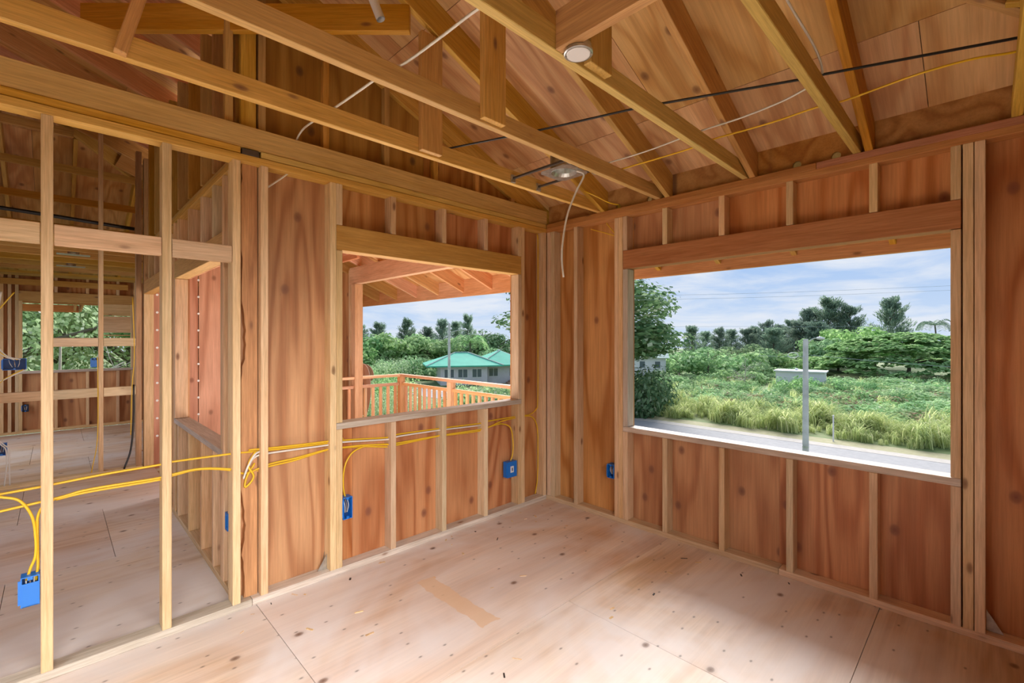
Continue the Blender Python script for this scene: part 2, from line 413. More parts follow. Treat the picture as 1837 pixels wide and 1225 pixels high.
# ---------------- wall_front : the exterior wall in the plane y=0
WB = empty('wall_front', (1.7, 0, 0), 'plywood sheathed stud wall with the large view window', kind='structure')
def studx(p, x, z0=.038, z1=PL, y0=0.0, y1=.089, w=S, mat='stud', name='stud'): return bd(p, name, x, x + w, y0, y1, z0, z1, mat)
bd(WB, 'bottom_plate', -.089, 1.9, 0, .089, 0, S, 'stud'); bd(WB, 'bottom_plate', 1.902, NE, 0, .089, 0, S, 'stud')
bd(WB, 'top_plate', -.089, NE, 0, .089, PL, PL + S, 'redfir'); bd(WB, 'top_plate', -.001, 2.1, 0, .089, PL + S, ZB, 'redfir'); bd(WB, 'top_plate', 2.102, NE, 0, .089, PL + S, ZB, 'redfir')
studx(WB, .003, w=.044); studx(WB, .049, w=.044)
for x in (.311, .719, 2.719, 2.760, 3.16, 3.38): studx(WB, x)
studx(WB, .757)
for x in (.797, 2.675): studx(WB, x, .038, .726, w=.038 if x > 1 else .042); studx(WB, x, .767, 2.000, w=.038 if x > 1 else .043, mat='stud' if x > 1 else 'pale'); studx(WB, x, 2.148, PL, w=.038)
for x in (1.130, 1.538, 1.943, 2.349): studx(WB, x, .038, .726, name='cripple_stud'); studx(WB, x, 2.148, PL, name='cripple_stud')
bd(WB, 'window_sill', .797, 2.713, 0, .105, .727, .765, 'pale')
bd(WB, 'header', .797, 2.713, .001, .089, 2.003, 2.146, 'redfir')
def sheetB(x0, x1, z0, z1): panel(WB, 'plywood_panel', (0, .101, 0), (1, 0, 0), (0, 0, 1), rect(x0 + .001, x1 - .001, z0, z1), .012, 'ply')
sheetB(-.10, .84, 0, ZB); sheetB(.84, 1.881, 0, .73); sheetB(1.881, 2.675, 0, .73); sheetB(2.675, NE + .1, 0, ZB)
sheetB(.84, 1.56, 2.003, ZB); sheetB(1.56, 2.675, 2.003, ZB)
# triangular hold-down plates
def gusset(parent, pts, dirv, th): 
    vs = [Vector(p) for p in pts] + [Vector(p) + Vector(dirv) * th for p in pts]
    raw('metal_gusset', [tuple(v) for v in vs], [(0, 1, 2), (5, 4, 3), (0, 3, 4, 1), (1, 4, 5, 2), (2, 5, 3, 0)], 'steel', parent, loc=pts[0])
gusset(WL, [(-.082, -2.01, .04), (-.082, -1.992, .04), (-.082, -1.992, .135)], (1, 0, 0), .004)
gusset(WL, [(-.05, -2.05, .04), (-.05, -1.991, .04), (-.05, -1.991, .13)], (1, 0, 0), .004)
gusset(WB, [(2.80, .05, .04), (2.86, .05, .04), (2.80, .05, .14)], (0, 1, 0), .004)

# ---------------- wall_lanai : y = -2.486, between hall and lanai
WC = empty('wall_lanai', (-2, -2.486, 0), 'hall wall with window and doorway onto the lanai', kind='structure')
YC = -2.486
bd(WC, 'bottom_plate', -2.5, -.09, YC, YC + .089, 0, S, 'stud')
bd(WC, 'top_plate', -3.78, -.09, YC, YC + .089, PL, PL + S, 'joist')
bd(WC, 'top_plate', -3.78, -.035, YC + .012, YC + .089, PL + S, ZB, 'joist')
for x in (-2.50, -2.46, -1.94, -.352, -.225, -.165): studx(WC, x, .038, PL, YC, YC + .089)
studx(WC, -1.90, .038, .758, YC, YC + .089); studx(WC, -1.90, .80, 1.948, YC, YC + .089)
studx(WC, -.39, .038, .758, YC, YC + .089); studx(WC, -.39, .80, 1.948, YC, YC + .089)
for x in (-1.76, -1.345, -.93, -.60):
    studx(WC, x, .038, .758, YC, YC + .089, name='cripple_stud'); studx(WC, x, 2.09, PL, YC, YC + .089, name='cripple_stud')
for x in (-3.4, -2.99): studx(WC, x, 2.09, PL, YC, YC + .089, name='cripple_stud')
bd(WC, 'window_sill', -1.90, -.352, YC - .002, YC + .105, .760, .798, 'pale')
bd(WC, 'header', -1.90, -.352, YC, YC + .089, 1.95, 2.088, 'header'); bd(WC, 'header', -3.78, -2.46, YC, YC + .089, 1.95, 2.088, 'header')
def sheetC(x0, x1, z0, z1, m='ply'): panel(WC, 'plywood_panel', (0, YC + .101, 0), (1, 0, 0), (0, 0, 1), rect(x0 + .001, x1 - .001, z0, z1), .012, m)
sheetC(-2.5, -1.862, 0, ZB); sheetC(-1.862, -.352, 0, .76); sheetC(-.352, -.10, 0, ZB); sheetC(-1.862, -.352, 1.95, ZB); sheetC(-3.78, -2.5, 1.95, ZB)
ztop = ZB - SL * YC
for x in (-3.4, -2.99, -2.58, -2.17, -1.76, -1.345, -.93, -.60, -.225): studx(WC, x, ZB, ztop - .01, YC, YC + .089, mat='rafter', name='pony_stud')
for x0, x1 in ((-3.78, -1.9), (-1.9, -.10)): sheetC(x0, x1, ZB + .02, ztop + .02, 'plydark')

# ---------------- wall_hall : x = -3.79, tall open studs between hall and far room
WD = empty('wall_hall', (-3.79, -3, 0), 'tall open stud partition across the hall with flat blocking', kind='structure')
XD = -3.79
bd(WD, 'bottom_plate', XD - .089, XD, YB, -2.49, 0, S, 'stud')
for y in (-4.49, -4.08, -3.68, -3.27, -2.86): stud(WD, y, .038, ZB - SL * y - .03, XD - .089, XD)
stud(WD, -2.55, .038, ZB + SL * 2.5, XD - .089, XD, .05, 'wane'); stud(WD, -2.482, .0, ZB + SL * 2.35, XD - .089, XD, .089)
for y0, y1 in ((-3.23, -2.862), (-2.82, -2.552)): bd(WD, 'blocking', XD - .05, XD - .002, y0, y1, 1.371, 1.461, 'stud')
for y0, y1 in ((-3.64, -3.272), (-3.23, -2.862), (-2.82, -2.552)): bd(WD, 'blocking', XD - .05, XD - .002, y0, y1, .835, .93, 'stud')

# ---------------- wall_side : lanai siding in the plane of the hall partition
WS = empty('wall_side', (XD, -1.5, 0), 'plywood siding wall at the far end of the lanai', kind='structure')
for y0, y1 in ((-2.392, -1.972), (-1.962, -1.362), (-1.356, -.75)): panel(WS, 'siding_panel', (XD - .02, 0, -.1), (0, 1, 0), (0, 0, 1), rect(y0, y1, 0, 2.6), .015, 'plyout')
for y in (-1.967, -2.362):  # white discs paint the sky glint on the nail heads
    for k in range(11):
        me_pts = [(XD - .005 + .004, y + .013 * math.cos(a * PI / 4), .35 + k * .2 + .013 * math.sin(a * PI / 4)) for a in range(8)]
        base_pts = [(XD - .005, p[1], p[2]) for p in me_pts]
        raw('nail_glint', base_pts + me_pts, [tuple(range(8, 16))] + [(i, (i + 1) % 8, 8 + (i + 1) % 8, 8 + i) for i in range(8)], 'glint', WS, loc=base_pts[0])

# ---------------- wall_far : x = -7.49, west wall of the far room
WE = empty('wall_far', (NW, -3, 0), 'far west wall with a window opening partly boarded over', kind='structure')
bd(WE, 'bottom_plate', NW - .089, NW, YB, 0, 0, S); bd(WE, 'top_plate', NW - .089, NW, YB, 0, PL, PL + S, 'joist'); bd(WE, 'top_plate', NW - .089, NW, YB, 0, PL + S, ZB, 'joist')
for y in (-4.4, -4.0, -3.78, -3.70, -3.625, -2.222, -2.18, -1.8, -1.4, -1.0, -.6, -.2): stud(WE, y, .038, PL, NW - .089, NW)
stud(WE, -3.587, .038, .91, NW - .089, NW); stud(WE, -3.587, .952, 2.03, NW - .089, NW); stud(WE, -2.26, .038, .91, NW - .089, NW); stud(WE, -2.26, .952, 2.03, NW - .089, NW)
for y in (-3.2, -2.83, -2.45): stud(WE, y, .038, .91, NW - .089, NW, name='cripple_stud'); stud(WE, y, 2.182, PL, NW - .089, NW, name='cripple_stud')
bd(WE, 'window_sill', NW - .1, NW, -3.587, -2.222, .912, .95, 'pale'); bd(WE, 'header', NW - .089, NW, -3.587, -2.222, 2.032, 2.18, 'joist')
bd(WE, 'ledger', NW, NW + .04, YB + .2, -2.3, 2.27, 2.36, 'joist')
def sheetE(y0, y1, z0, z1): panel(WE, 'plywood_panel', (NW - .089, 0, 0), (0, 1, 0), (0, 0, 1), rect(y0 + .001, y1 - .001, z0, z1), -.012, 'ply')
sheetE(YB, -3.55, 0, ZB); sheetE(-3.55, -2.26, 0, .93); sheetE(-3.55, -2.26, 2.03, ZB); sheetE(-2.26, .09, 0, ZB)
for z0, z1 in ((1.836, 2.03), (1.55, 1.826), (1.495, 1.512)): bd(WE, 'cover_board', NW - .118, NW - .102, -2.64, -2.24, z0, z1, 'stud')

# ---------------- unseen sides that close the rooms: back, east and far north
WK = empty('wall_back', (0, YB, 0), 'plywood wall behind the camera with doorway and window openings', kind='structure')
def sheetK(x0, x1, z0, z1): panel(WK, 'plywood_panel', (0, YB - .0, 0), (1, 0, 0), (0, 0, 1), rect(x0 + .001, x1 - .001, z0, z1), .012, 'ply')
for x0, x1 in ((-7.59, -6.85), (-4.55, -3.15), (-.85, .48), (2.12, 3.52)): sheetK(x0, x1, 0, 2.2)
for x0, x1 in ((-6.85, -4.55), (-3.15, -.85)): sheetK(x0, x1, 0, .78)
for x0, x1 in ((-7.59, -5.0), (-5.0, -2.4), (-2.4, .2), (.2, 3.52)): sheetK(x0, x1, 2.2, 4.7)
for x in (.15, .44, 2.12, 2.5, 2.9, 3.3): bd(WK, 'stud', x, x + S, YB + .001, YB + .09, .0, 2.4)
WR = empty('wall_right', (NE, -2, 0), 'plywood wall beside the camera with a window opening', kind='structure')
def sheetR(y0, y1, z0, z1): panel(WR, 'plywood_panel', (NE + .089, 0, 0), (0, 1, 0), (0, 0, 1), rect(y0 + .001, y1 - .001, z0, z1), .012, 'ply')
sheetR(YB, -4.02, 0, 4.6); sheetR(-4.02, -1.98, 0, .78); sheetR(-4.02, -1.98, 2.06, 4.6); sheetR(-1.98, .09, 0, 2.8)
for y in (-4.5, -4.1, -4.06, -1.98, -1.94, -1.55, -1.14, -.73, -.32): bd(WR, 'stud', NE, NE + .089, y, y + S, .038, PL)
bd(WR, 'bottom_plate', NE, NE + .089, YB, 0, 0, S); bd(WR, 'top_plate', NE, NE + .089, YB, 0, PL, ZB)
WN = empty('wall_north', (-5.6, 0, 0), 'plywood north wall of the far room', kind='structure')
panel(WN, 'plywood_panel', (0, .09, 0), (1, 0, 0), (0, 0, 1), rect(NW - .1, XD, 0, ZB), .012, 'ply')
for x in (-7.0, -6.4, -5.8, -5.2, -4.6, -4.0): bd(WN, 'stud', x, x + S, 0, .078, .038, ZB)

# ---------------- ceiling : joists, king posts, rafters and the plywood roof deck
CE = empty('ceiling', (0, -2, ZB), 'open roof framing of joists and rafters under plywood decking', kind='structure')
RD = .184                      # rafter depth
cosr = 1 / math.sqrt(1 + SL * SL); vth = RD / cosr
def zr(y): return ZB - SL * y  # rafter underside on the north slope
UPN = Vector((0, SL, 1)).normalized()
def rafter_n(x, y_hi, y_lo=.93, name='rafter', mat='rafter', d=RD):
    return beam(CE, name, (x + S / 2, y_lo, zr(y_lo)), (x + S / 2, y_hi, zr(y_hi)), S, d, mat, up=UPN, drop=.5)
jx = (.550, 1.075, 1.685, 2.275, 2.882)
for i, x in enumerate(jx):
    lim = max(YB, x - NE)
    bd(CE, 'joist', x, x + S, YB, .075, ZB + .001, ZB + .09, 'joist')
bd(CE, 'joist', -.050, -.012, YB, .02, ZB + .001, ZB + .125, 'joist')
for x in (.590, 1.15, 1.73, 2.33, 2.925):
    rafter_n(x, max(YB, x - NE + .03))
for x in (.550, 1.075, 1.685):                    # king posts between joist and rafter
    bd(CE, 'king_post', x + S, x + S * 2 - .001, -1.745, -1.606, ZB + .012, zr(-1.66) - (.04 if x > .6 else .02), 'header' if x < 1 else 'joist')
beam(CE, 'diagonal_web', (.588 + S / 2, -3.02, ZB + .002), (.588 + S / 2, -2.82, 3.30), S, .038, 'header', up=(0, 1, 0))
bd(CE, 'fixture_blocking', 1.723, 2.275, -1.91, -1.872, ZB + .002, ZB + .142, 'rafter')
beam(CE, 'diagonal_brace', (.615, -1.815, 3.185), (-.62, -3.08, 3.19), S, .145, 'rafter')
for k in range(-13, 0):
    x = .592 + .6 * k
    if x > NW: 
        lim = max(YB, -(x - NW) + .02)
        if -.2 < x < .1: x = -.088
        rafter_n(x, lim, name='rafter', mat='eave' if -3.7 < x < -.2 else 'rafter')
for x in (-4.24, -4.84, -5.44, -6.04, -6.64, -7.24): bd(CE, 'joist', x, x + S, YB, .05, ZB + .001, ZB + .09, 'joist')
for x, z in ((-4.40, 3.71), (-5.0, 3.46), (-5.6, 3.21), (-6.2, 2.95)): bd(CE, 'hip_chord', x, x + S, YB, NW - x + .05, z, z + .089, 'rafter')
UPW = Vector((-SL, 0, 1)).normalized()
for y in (-4.2, -3.62, -3.02, -2.42, -1.82, -1.22, -.62):          # west hip jacks
    xe = NW - y - .03
    beam(CE, 'jack_rafter', (NW - .93, y, ZB - SL * .93), (xe, y, ZB + SL * (xe - NW)), S, RD, 'rafter', up=UPW, drop=.5)
UPE = Vector((SL, 0, 1)).normalized()
for y in (-4.2, -3.6, -3.0, -2.4, -1.8, -1.2, -.6):                 # east hip jacks
    xe = NE + y + .03
    beam(CE, 'jack_rafter', (NE + .93, y, ZB - SL * .93), (max(xe, -1.1), y, ZB + SL * (NE - max(xe, -1.1))), S, RD, 'rafter', up=UPE, drop=.5)
beam(CE, 'hip_rafter', (NE + .9, .9, zr(.9)), (NE + YB, YB, zr(YB)), S, RD, 'rafter', drop=.5)
beam(CE, 'hip_rafter', (NW - .9, .9, zr(.9)), (NW - YB, YB, zr(YB)), S, RD, 'rafter', drop=.5)
# deck sheets, north slope: local u=x, v=up the slope
dv = Vector((0, -1, SL)).normalized()
slen = lambda y: (.97 - y) / cosr                     # distance up the slope from the eave
o_n = Vector((0, .97, zr(.97) + vth))
rows = [0, .32, 1.54, 2.76, 3.98, 5.2, 6.4]
for i, (a, b) in enumerate(zip(rows[:-1], rows[1:])):
    x = NW - 1.2 - (1.22 if i % 2 else 0) + .3
    while x < NE + 1:
        p = rect(x + .0015, x + 2.4385, a + .0015, b - .0015)
        # stay between the hips: x <= NE + y, x >= NW - y ; y = .97 - v*cosr
        p = clip(p, -1, -cosr, NE + .97); p = clip(p, 1, -cosr, .97 - NW); p = clip(p, 0, -1, slen(YB))
        if len(p) > 2: panel(CE, 'roof_panel', o_n, (1, 0, 0), dv, p, .0125, 'plydeck')
        x += 2.44
# west and east hip decks: local u = y, v up the slope
for side in (-1, 1):
    x0 = NW - .97 if side < 0 else NE + .97
    dvx = Vector((-side, 0, SL)).normalized(); o_e = Vector((x0, 0, ZB - SL * .97 + vth))
    for i, (a, b) in enumerate(zip(rows[:-1], rows[1:])):
        y = YB - (1.22 if i % 2 else 0)
        while y < 1:
            p = rect(y + .0015, y + 2.4385, a + .0015, b - .0015)
            p = clip(p, -1, -cosr, .97); p = clip(p, 1, 0, -YB)
            if len(p) > 2: panel(CE, 'roof_panel', o_e, (0, 1, 0), dvx, p, .0125 * side, 'plydeck')
            y += 2.44
# felt sheets added over the deck, unseen, to stop light leaking through seams
for o_ in (o_n,):
    p = rect(NW - 1.2, NE + 1.2, 0, slen(YB)); p = clip(p, -1, -cosr, NE + .97); p = clip(p, 1, -cosr, .97 - NW)
    panel(CE, 'deck_light_seal', Vector(o_n) + Vector((0, 0, .02)), (1, 0, 0), dv, p, .004, 'black')
for side in (-1, 1):
    x0 = NW - .97 if side < 0 else NE + .97
    p = clip(rect(YB, 1.0, 0, 6.4), -1, -cosr, .97)
    panel(CE, 'deck_light_seal', Vector((x0, 0, ZB - SL * .97 + vth + .024)), (0, 1, 0), Vector((-side, 0, SL)), p, .004 * side, 'black')
# fascia boards
bd(CE, 'fascia', NW - .97, -2.4, .931, .969, 2.045, 2.285, 'eave'); bd(CE, 'fascia', -2.398, NE + .97, .931, .969, 2.045, 2.285, 'eave')
bd(CE, 'fascia', NW - .969, NW - .931, YB, .93, 2.045, 2.285, 'eave'); bd(CE, 'fascia', NE + .931, NE + .969, YB, .93, 2.045, 2.285, 'eave')
# vent blocking between the rafters on the front wall, two round holes in some bays
def vent_block(x0, x1, holes):
    z0, z1, y0, y1 = ZB + .001, ZB + vth - .012, .045, .065
    vs, fs = [], []
    cuts = [x0]
    for hx, hz, r in holes: cuts += [hx - .06, hx + .06]
    cuts.append(x1)
    for i in range(len(cuts) - 1):
        a, b = cuts[i], cuts[i + 1]
        if i % 2 == 0 or not holes:
            if b - a > .002: box_data(a, b, y0, y1, z0, z1, vs, fs)
        else:
            hx, hz, r = holes[i // 2]; n = 16; k0 = len(vs)
            box_data(a, b, y0, y1, hz + .05, z1, vs, fs)
            zb, zt = z0, hz + .05; k0 = len(vs)
            for yy in (y0, y1):
                for k in range(n):
                    an = 2 * PI * k / n; c, s = math.cos(an), math.sin(an)
                    m_ = max(abs(c), abs(s)); ex = hx + c / m_ * .06
                    ez = hz + (s / m_) * ((zt - hz) if s > 0 else (hz - zb))
                    vs.append((ex, yy, ez)); vs.append((hx + c * r, yy, hz + s * r))
            for k in range(n):
                k2 = (k + 1) % n
                A = k0; B = k0 + 2 * n
                fs.append((A + 2 * k, A + 2 * k2, A + 2 * k2 + 1, A + 2 * k + 1))
                fs.append((B + 2 * k, B + 2 * k + 1, B + 2 * k2 + 1, B + 2 * k2))
                fs.append((A + 2 * k + 1, A + 2 * k2 + 1, B + 2 * k2 + 1, B + 2 * k + 1))
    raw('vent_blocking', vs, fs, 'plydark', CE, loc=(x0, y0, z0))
rx = [-.05, .590, 1.15, 1.73, 2.33, 2.925, 3.42]
for a, b in zip(rx[:-1], rx[1:]):
    h = {.590: [(.73, ZB + .026, .022), (1.0, ZB + .026, .022)], 1.73: [(1.99, ZB + .026, .024), (2.19, ZB + .026, .024)]}.get(a, [])
    vent_block(a + S + .002, b - .002, h)

# ================================================================== LANAI
LA = empty('lanai_floor', (-1.9, -.8, -.1), 'raised lanai deck outside the window', kind='structure')
for k in range(20):
    y = -2.36 + k * .158
    bd(LA, 'deck_board', -3.74, -.12, y, y + .152, -.14, -.102, 'floor')
PO = empty('lanai_post', (-3.64, -.04, -.1), 'square wooden lanai post carrying the roof beam', 'post')
bd(PO, 'post_shaft', -3.70, -3.58, -.10, .02, -.102, 2.24, 'eave')
BE = empty('lanai_beam', (-1.9, -.04, 2.25), 'deep timber beam under the lanai rafters', 'beam')
bd(BE, 'beam_timber', -3.79, -.104, -.085, .004, 2.243, 2.488, 'eave')
RL = empty('lanai_railing', (-2, .695, -.1), 'wooden lanai railing with square balusters', 'railing')
bd(RL, 'top_rail', -3.70, -.15, .65, .74, .858, .896, 'eave'); bd(RL, 'sub_rail', -3.62, -.15, .676, .714, .722, .765, 'eave'); bd(RL, 'bottom_rail', -3.62, -.15, .676, .714, .0, .038, 'eave')
bd(RL, 'top_rail', -3.69, -3.60, -.74, .649, .858, .896, 'eave'); bd(RL, 'sub_rail', -3.664, -3.626, -.74, .649, .722, .765, 'eave'); bd(RL, 'bottom_rail', -3.664, -3.626, -.74, .649, .0, .038, 'eave')
for x, y in ((-3.645, .695), (-2.35, .695), (-.25, .695)): bd(RL, 'rail_post', x - .045, x + .045, y - .043, y + .043, -.1, .857, 'eave')
for k in range(26):
    x = -3.50 + k * .125
    if abs(x + 2.35) > .07: bd(RL, 'baluster', x - .019, x + .019, .677, .713, .039, .721, 'eave')
for k in range(11):
    y = -.66 + k * .125
    if abs(y + .04) > .09: bd(RL, 'baluster', -3.663, -3.627, y - .019, y + .019, .039, .721, 'eave')
BK = empty('lanai_blocking', (-3.4, -.25, 2.5), 'short light block between rafters above the lanai post', 'block')
bd(BK, 'block', -3.57, -3.05, -.33, -.29, 2.52, 2.60, 'eave')
# west eave visible through the far window
EV = empty('porch_eave', (-9.1, -3.6, 1.95), 'small orange roof eave outside the far window', 'eave')
bd(EV, 'fascia_board', -9.64, -9.60, -5.2, -2.86, 1.955, 2.09, 'eave')
for k in range(6): beam(EV, 'eave_rafter', (-9.6, -2.92 - .42 * k, 2.03), (-8.62, -2.92 - .42 * k, 2.22), S, .10, 'eave')
beam(EV, 'eave_deck', (-9.62, -4.0, 2.115), (-8.6, -4.0, 2.31), 2.36, .012, 'eave', up=(-.19, 0, 1))
beam(EV, 'rake_board', (-9.62, -2.84, 2.03), (-8.62, -2.80, 2.23), .03, .13, 'eave')

# ================================================================== ELECTRICAL AND SMALL THINGS
def cable(name, pts, label, mat='yellow', r=.0055, group=None, cat='cable', per=6, sx=1.0, sy=1.0):
    o = tube(name, pts, r, mat, sides=6, per=per, sx=sx, sy=sy); return tag(o, label, cat, group)
X = -.045
Y1 = [(-3.60, .80), (-3.395, .815), (-3.228, .822), (-3.02, .834), (-2.828, .838), (-2.768, .843), (-2.51, .838), (-2.43, .833), (-2.324, .826), (-2.178, .819), (-1.997, .813), (-1.894, .815), (-1.74, .802), (-1.574, .786), (-1.497, .796), (-1.156, .788), (-1.09, .787), (-.749, .776), (-.659, .783), (-.351, .783), (-.30, .785)]
cable('yellow_cable', [(X, y, z) for y, z in Y1], 'long upper yellow cable threaded through the left wall studs')
Y2 = [(-3.45, .74), (-3.186, .763), (-3.077, .778), (-2.824, .776), (-2.761, .783), (-2.65, .787), (-2.51, .756), (-2.443, .72), (-2.324, .748), (-2.178, .757), (-1.997, .775), (-1.894, .772), (-1.74, .762), (-1.574, .739), (-1.497, .738), (-1.156, .738), (-1.09, .737), (-.76, .729), (-.659, .738), (-.516, .766), (-.351, .774), (-.30, .776)]
cable('yellow_cable', [(X + .008, y, z) for y, z in Y2], 'long lower yellow cable threaded through the left wall studs')
cable('yellow_cable', [(X - .008, y, z - .012 + .006 * math.sin(y * 9)) for y, z in Y2[1:-3]], 'second yellow cable running close under the lower one')
cable('yellow_cable', [(X + .014, y, z + .014) for y, z in Y1[7:12]], 'short yellow cable doubled over the plywood panel beside the window')
W1 = [(-2.455, .70), (-2.43, .755), (-2.40, .80), (-2.324, .811), (-1.997, .803), (-1.894, .806), (-1.574, .775), (-1.497, .784), (-1.156, .779), (-1.08, .776), (-.76, .762)]
cable('white_cable', [(X + .012, y, z) for y, z in W1], 'white cable running with the yellow ones under the window', 'white')
cable('yellow_cable', [(-.045, -.735, .723), (-.03, -.61, .745), (-.03, -.516, .742), (-.03, -.43, .701), (-.03, -.40, .602), (-.03, -.40, .482), (-.035, -.43, .40)], 'yellow cable looping down to the blue box near the corner')
cable('yellow_cable', [(-.045, -1.574, .742), (-.04, -1.72, .755), (-.035, -1.816, .738), (-.03, -1.872, .684), (-.03, -1.893, .604), (-.03, -1.893, .516), (-.03, -1.880, .45)], 'yellow cable looping down to the blue box under the window')
cable('yellow_cable', [(-.045, -3.6, .86), (-.03, -3.409, .84), (-.03, -3.349, .81), (-.03, -3.294, .781), (-.03, -3.258, .707), (-.03, -3.247, .621), (-.03, -3.247, .538), (-.03, -3.261, .49), (-.03, -3.273, .44)], 'yellow cable curving down into the big blue box from the frame edge')
cable('yellow_cable', [(-.045, -3.19, .758), (-.04, -3.226, .735), (-.036, -3.24, .70), (-.036, -3.242, .655), (-.036, -3.241, .549), (-.036, -3.240, .488), (-.036, -3.246, .43)], 'yellow cable dropping beside the near stud into the big blue box')
cable('yellow_cable', [(-.018, -2.40, .835), (-.012, -2.436, .77), (-.012, -2.41, .70), (-.02, -2.449, .65), (-.03, -2.44, .70), (-.03, -2.40, .77)], 'tangled yellow cable knot beside the bark edged stud')
cable('white_cable', [(-.012, -2.46, .70), (-.010, -2.44, .76), (-.012, -2.405, .82), (-.03, -2.37, .83)], 'white cable end curled beside the bark edged stud', 'white')
cable('yellow_cable', [(-.06, -.06, 2.405), (-.06, -.050, 2.284), (-.06, -.05, 1.492), (-.06, -.052, .905), (-.06, -.075, .815), (-.06, -.16, .776), (-.06, -.25, .78)], 'yellow cable falling straight down the corner bay from the ceiling')
cable('yellow_cable', [(-.06, -.25, .772), (-.06, -.13, .752), (-.06, -.062, .66), (-.06, -.05, .472), (-.06, -.055, .193), (-.06, -.085, .05)], 'yellow cable hooking down to the floor in the corner bay')
cable('white_cable', [(1.72, -2.13, 2.60), (1.551, -2.145, 2.598), (1.367, -2.154, 2.590), (1.12, -2.165, 2.588), (1.07, -2.2, 2.586), (.968, -2.198, 2.58), (.568, -2.211, 2.587), (.226, -2.18, 2.645), (.064, -2.171, 2.66), (-.02, -2.172, 2.64), (-.05, -2.178, 2.60)], 'white cable lying across the joists towards the window wall', 'white')
cable('white_cable', [(-.05, -2.19, 2.44), (-.05, -2.223, 2.415), (-.05, -2.26, 2.378), (-.05, -2.335, 2.308)], 'short white cable end below the top plate', 'white')
cable('black_cable', [(.474, -1.554, 2.586), (1.074, -1.327, 2.586), (1.551, -1.158, 2.592), (1.72, -1.10, 2.588), (2.225, -.87, 2.588), (2.313, -.841, 2.588), (2.9, -.59, 2.592), (3.3, -.42, 2.595)], 'thin black cable stretched diagonally over the ceiling joists', 'black')
cable('white_cable', [(1.06, -.646, 2.588), (1.363, -.640, 2.588), (1.704, -.674, 2.589), (1.92, -.676, 2.59), (2.109, -.704, 2.592), (2.227, -.761, 2.588), (2.30, -.80, 2.586)], 'white cable sagging between the joists above the window', 'white', r=.0045)
cable('white_cable', [(2.322, -1.52, 2.66), (2.316, -1.401, 2.64), (2.323, -1.259, 2.62), (2.327, -1.067, 2.61), (2.321, -.92, 2.60), (2.305, -.81, 2.588)], 'curved white cable hanging beside the near joist', 'white', r=.0045)
cable('yellow_cable', [(1.08, -.488, 2.588), (1.544, -.486, 2.588), (1.699, -.517, 2.59), (2.002, -.51, 2.588), (2.221, -.53, 2.588), (2.328, -.51, 2.588), (2.583, -.544, 2.592), (2.762, -.516, 2.598), (2.905, -.449, 2.60), (3.2, -.40, 2.60)], 'long yellow cable strung across the joists above the window', r=.005)
cable('yellow_cable', [(2.890, -.75, 2.76), (2.895, -.661, 2.70), (2.898, -.526, 2.69), (2.906, -.36, 2.68), (2.900, -.30, 2.66)], 'yellow cable drop at the right edge of the ceiling', r=.007)
cable('white_cable', [(1.0, -.85, 2.51), (1.018, -.80, 2.49), (.98, -.833, 2.383), (.943, -.871, 2.242), (.923, -.891, 2.083), (.918, -.896, 1.959), (.925, -.888, 1.846)], 'white cable dangling from the square metal ceiling box', 'white', r=.006)
cable('yellow_cable', [(.59, -.26, 2.615), (.65, -.25, 2.58), (.714, -.22, 2.54), (.77, -.15, 2.50), (.80, -.06, 2.495)], 'short yellow arc of cable on the top plate near the corner', r=.005)
cable('yellow_cable', [(.618, .04, 2.403), (.66, .04, 2.35), (.712, .05, 2.285)], 'thin yellow wire entering the stud bay above the blue box', r=.004)
cable('yellow_cable', [(.455, .05, 2.381), (.60, .05, 2.325), (.712, .055, 2.279)], 'thin yellow wire crossing the stud bay near the corner', r=.004)
cable('black_hose', [(-3.83, -4.5, 2.73), (-3.83, -3.5, 2.71), (-3.83, -2.56, 2.67)], 'thick black pipe through the tall hall studs', 'black', r=.02, cat='pipe')
cable('black_cable', [(-3.74, -2.575, .95), (-3.735, -2.575, .6), (-3.73, -2.60, .25), (-3.70, -2.66, .05)], 'short black cable hanging at the hall post', 'black', r=.009)
cable('yellow_cable', [(-3.74, -2.585, 1.9), (-3.74, -2.57, 1.3), (-3.74, -2.59, .9), (-3.74, -2.60, .4)], 'yellow cable along the dark hall post', r=.0042)
cable('yellow_cable', [(-3.76, -2.872, 1.26), (-3.75, -2.868, 1.0), (-3.75, -2.872, .4), (-3.72, -2.92, .06)], 'yellow cable down the slim hall stud', r=.0042)

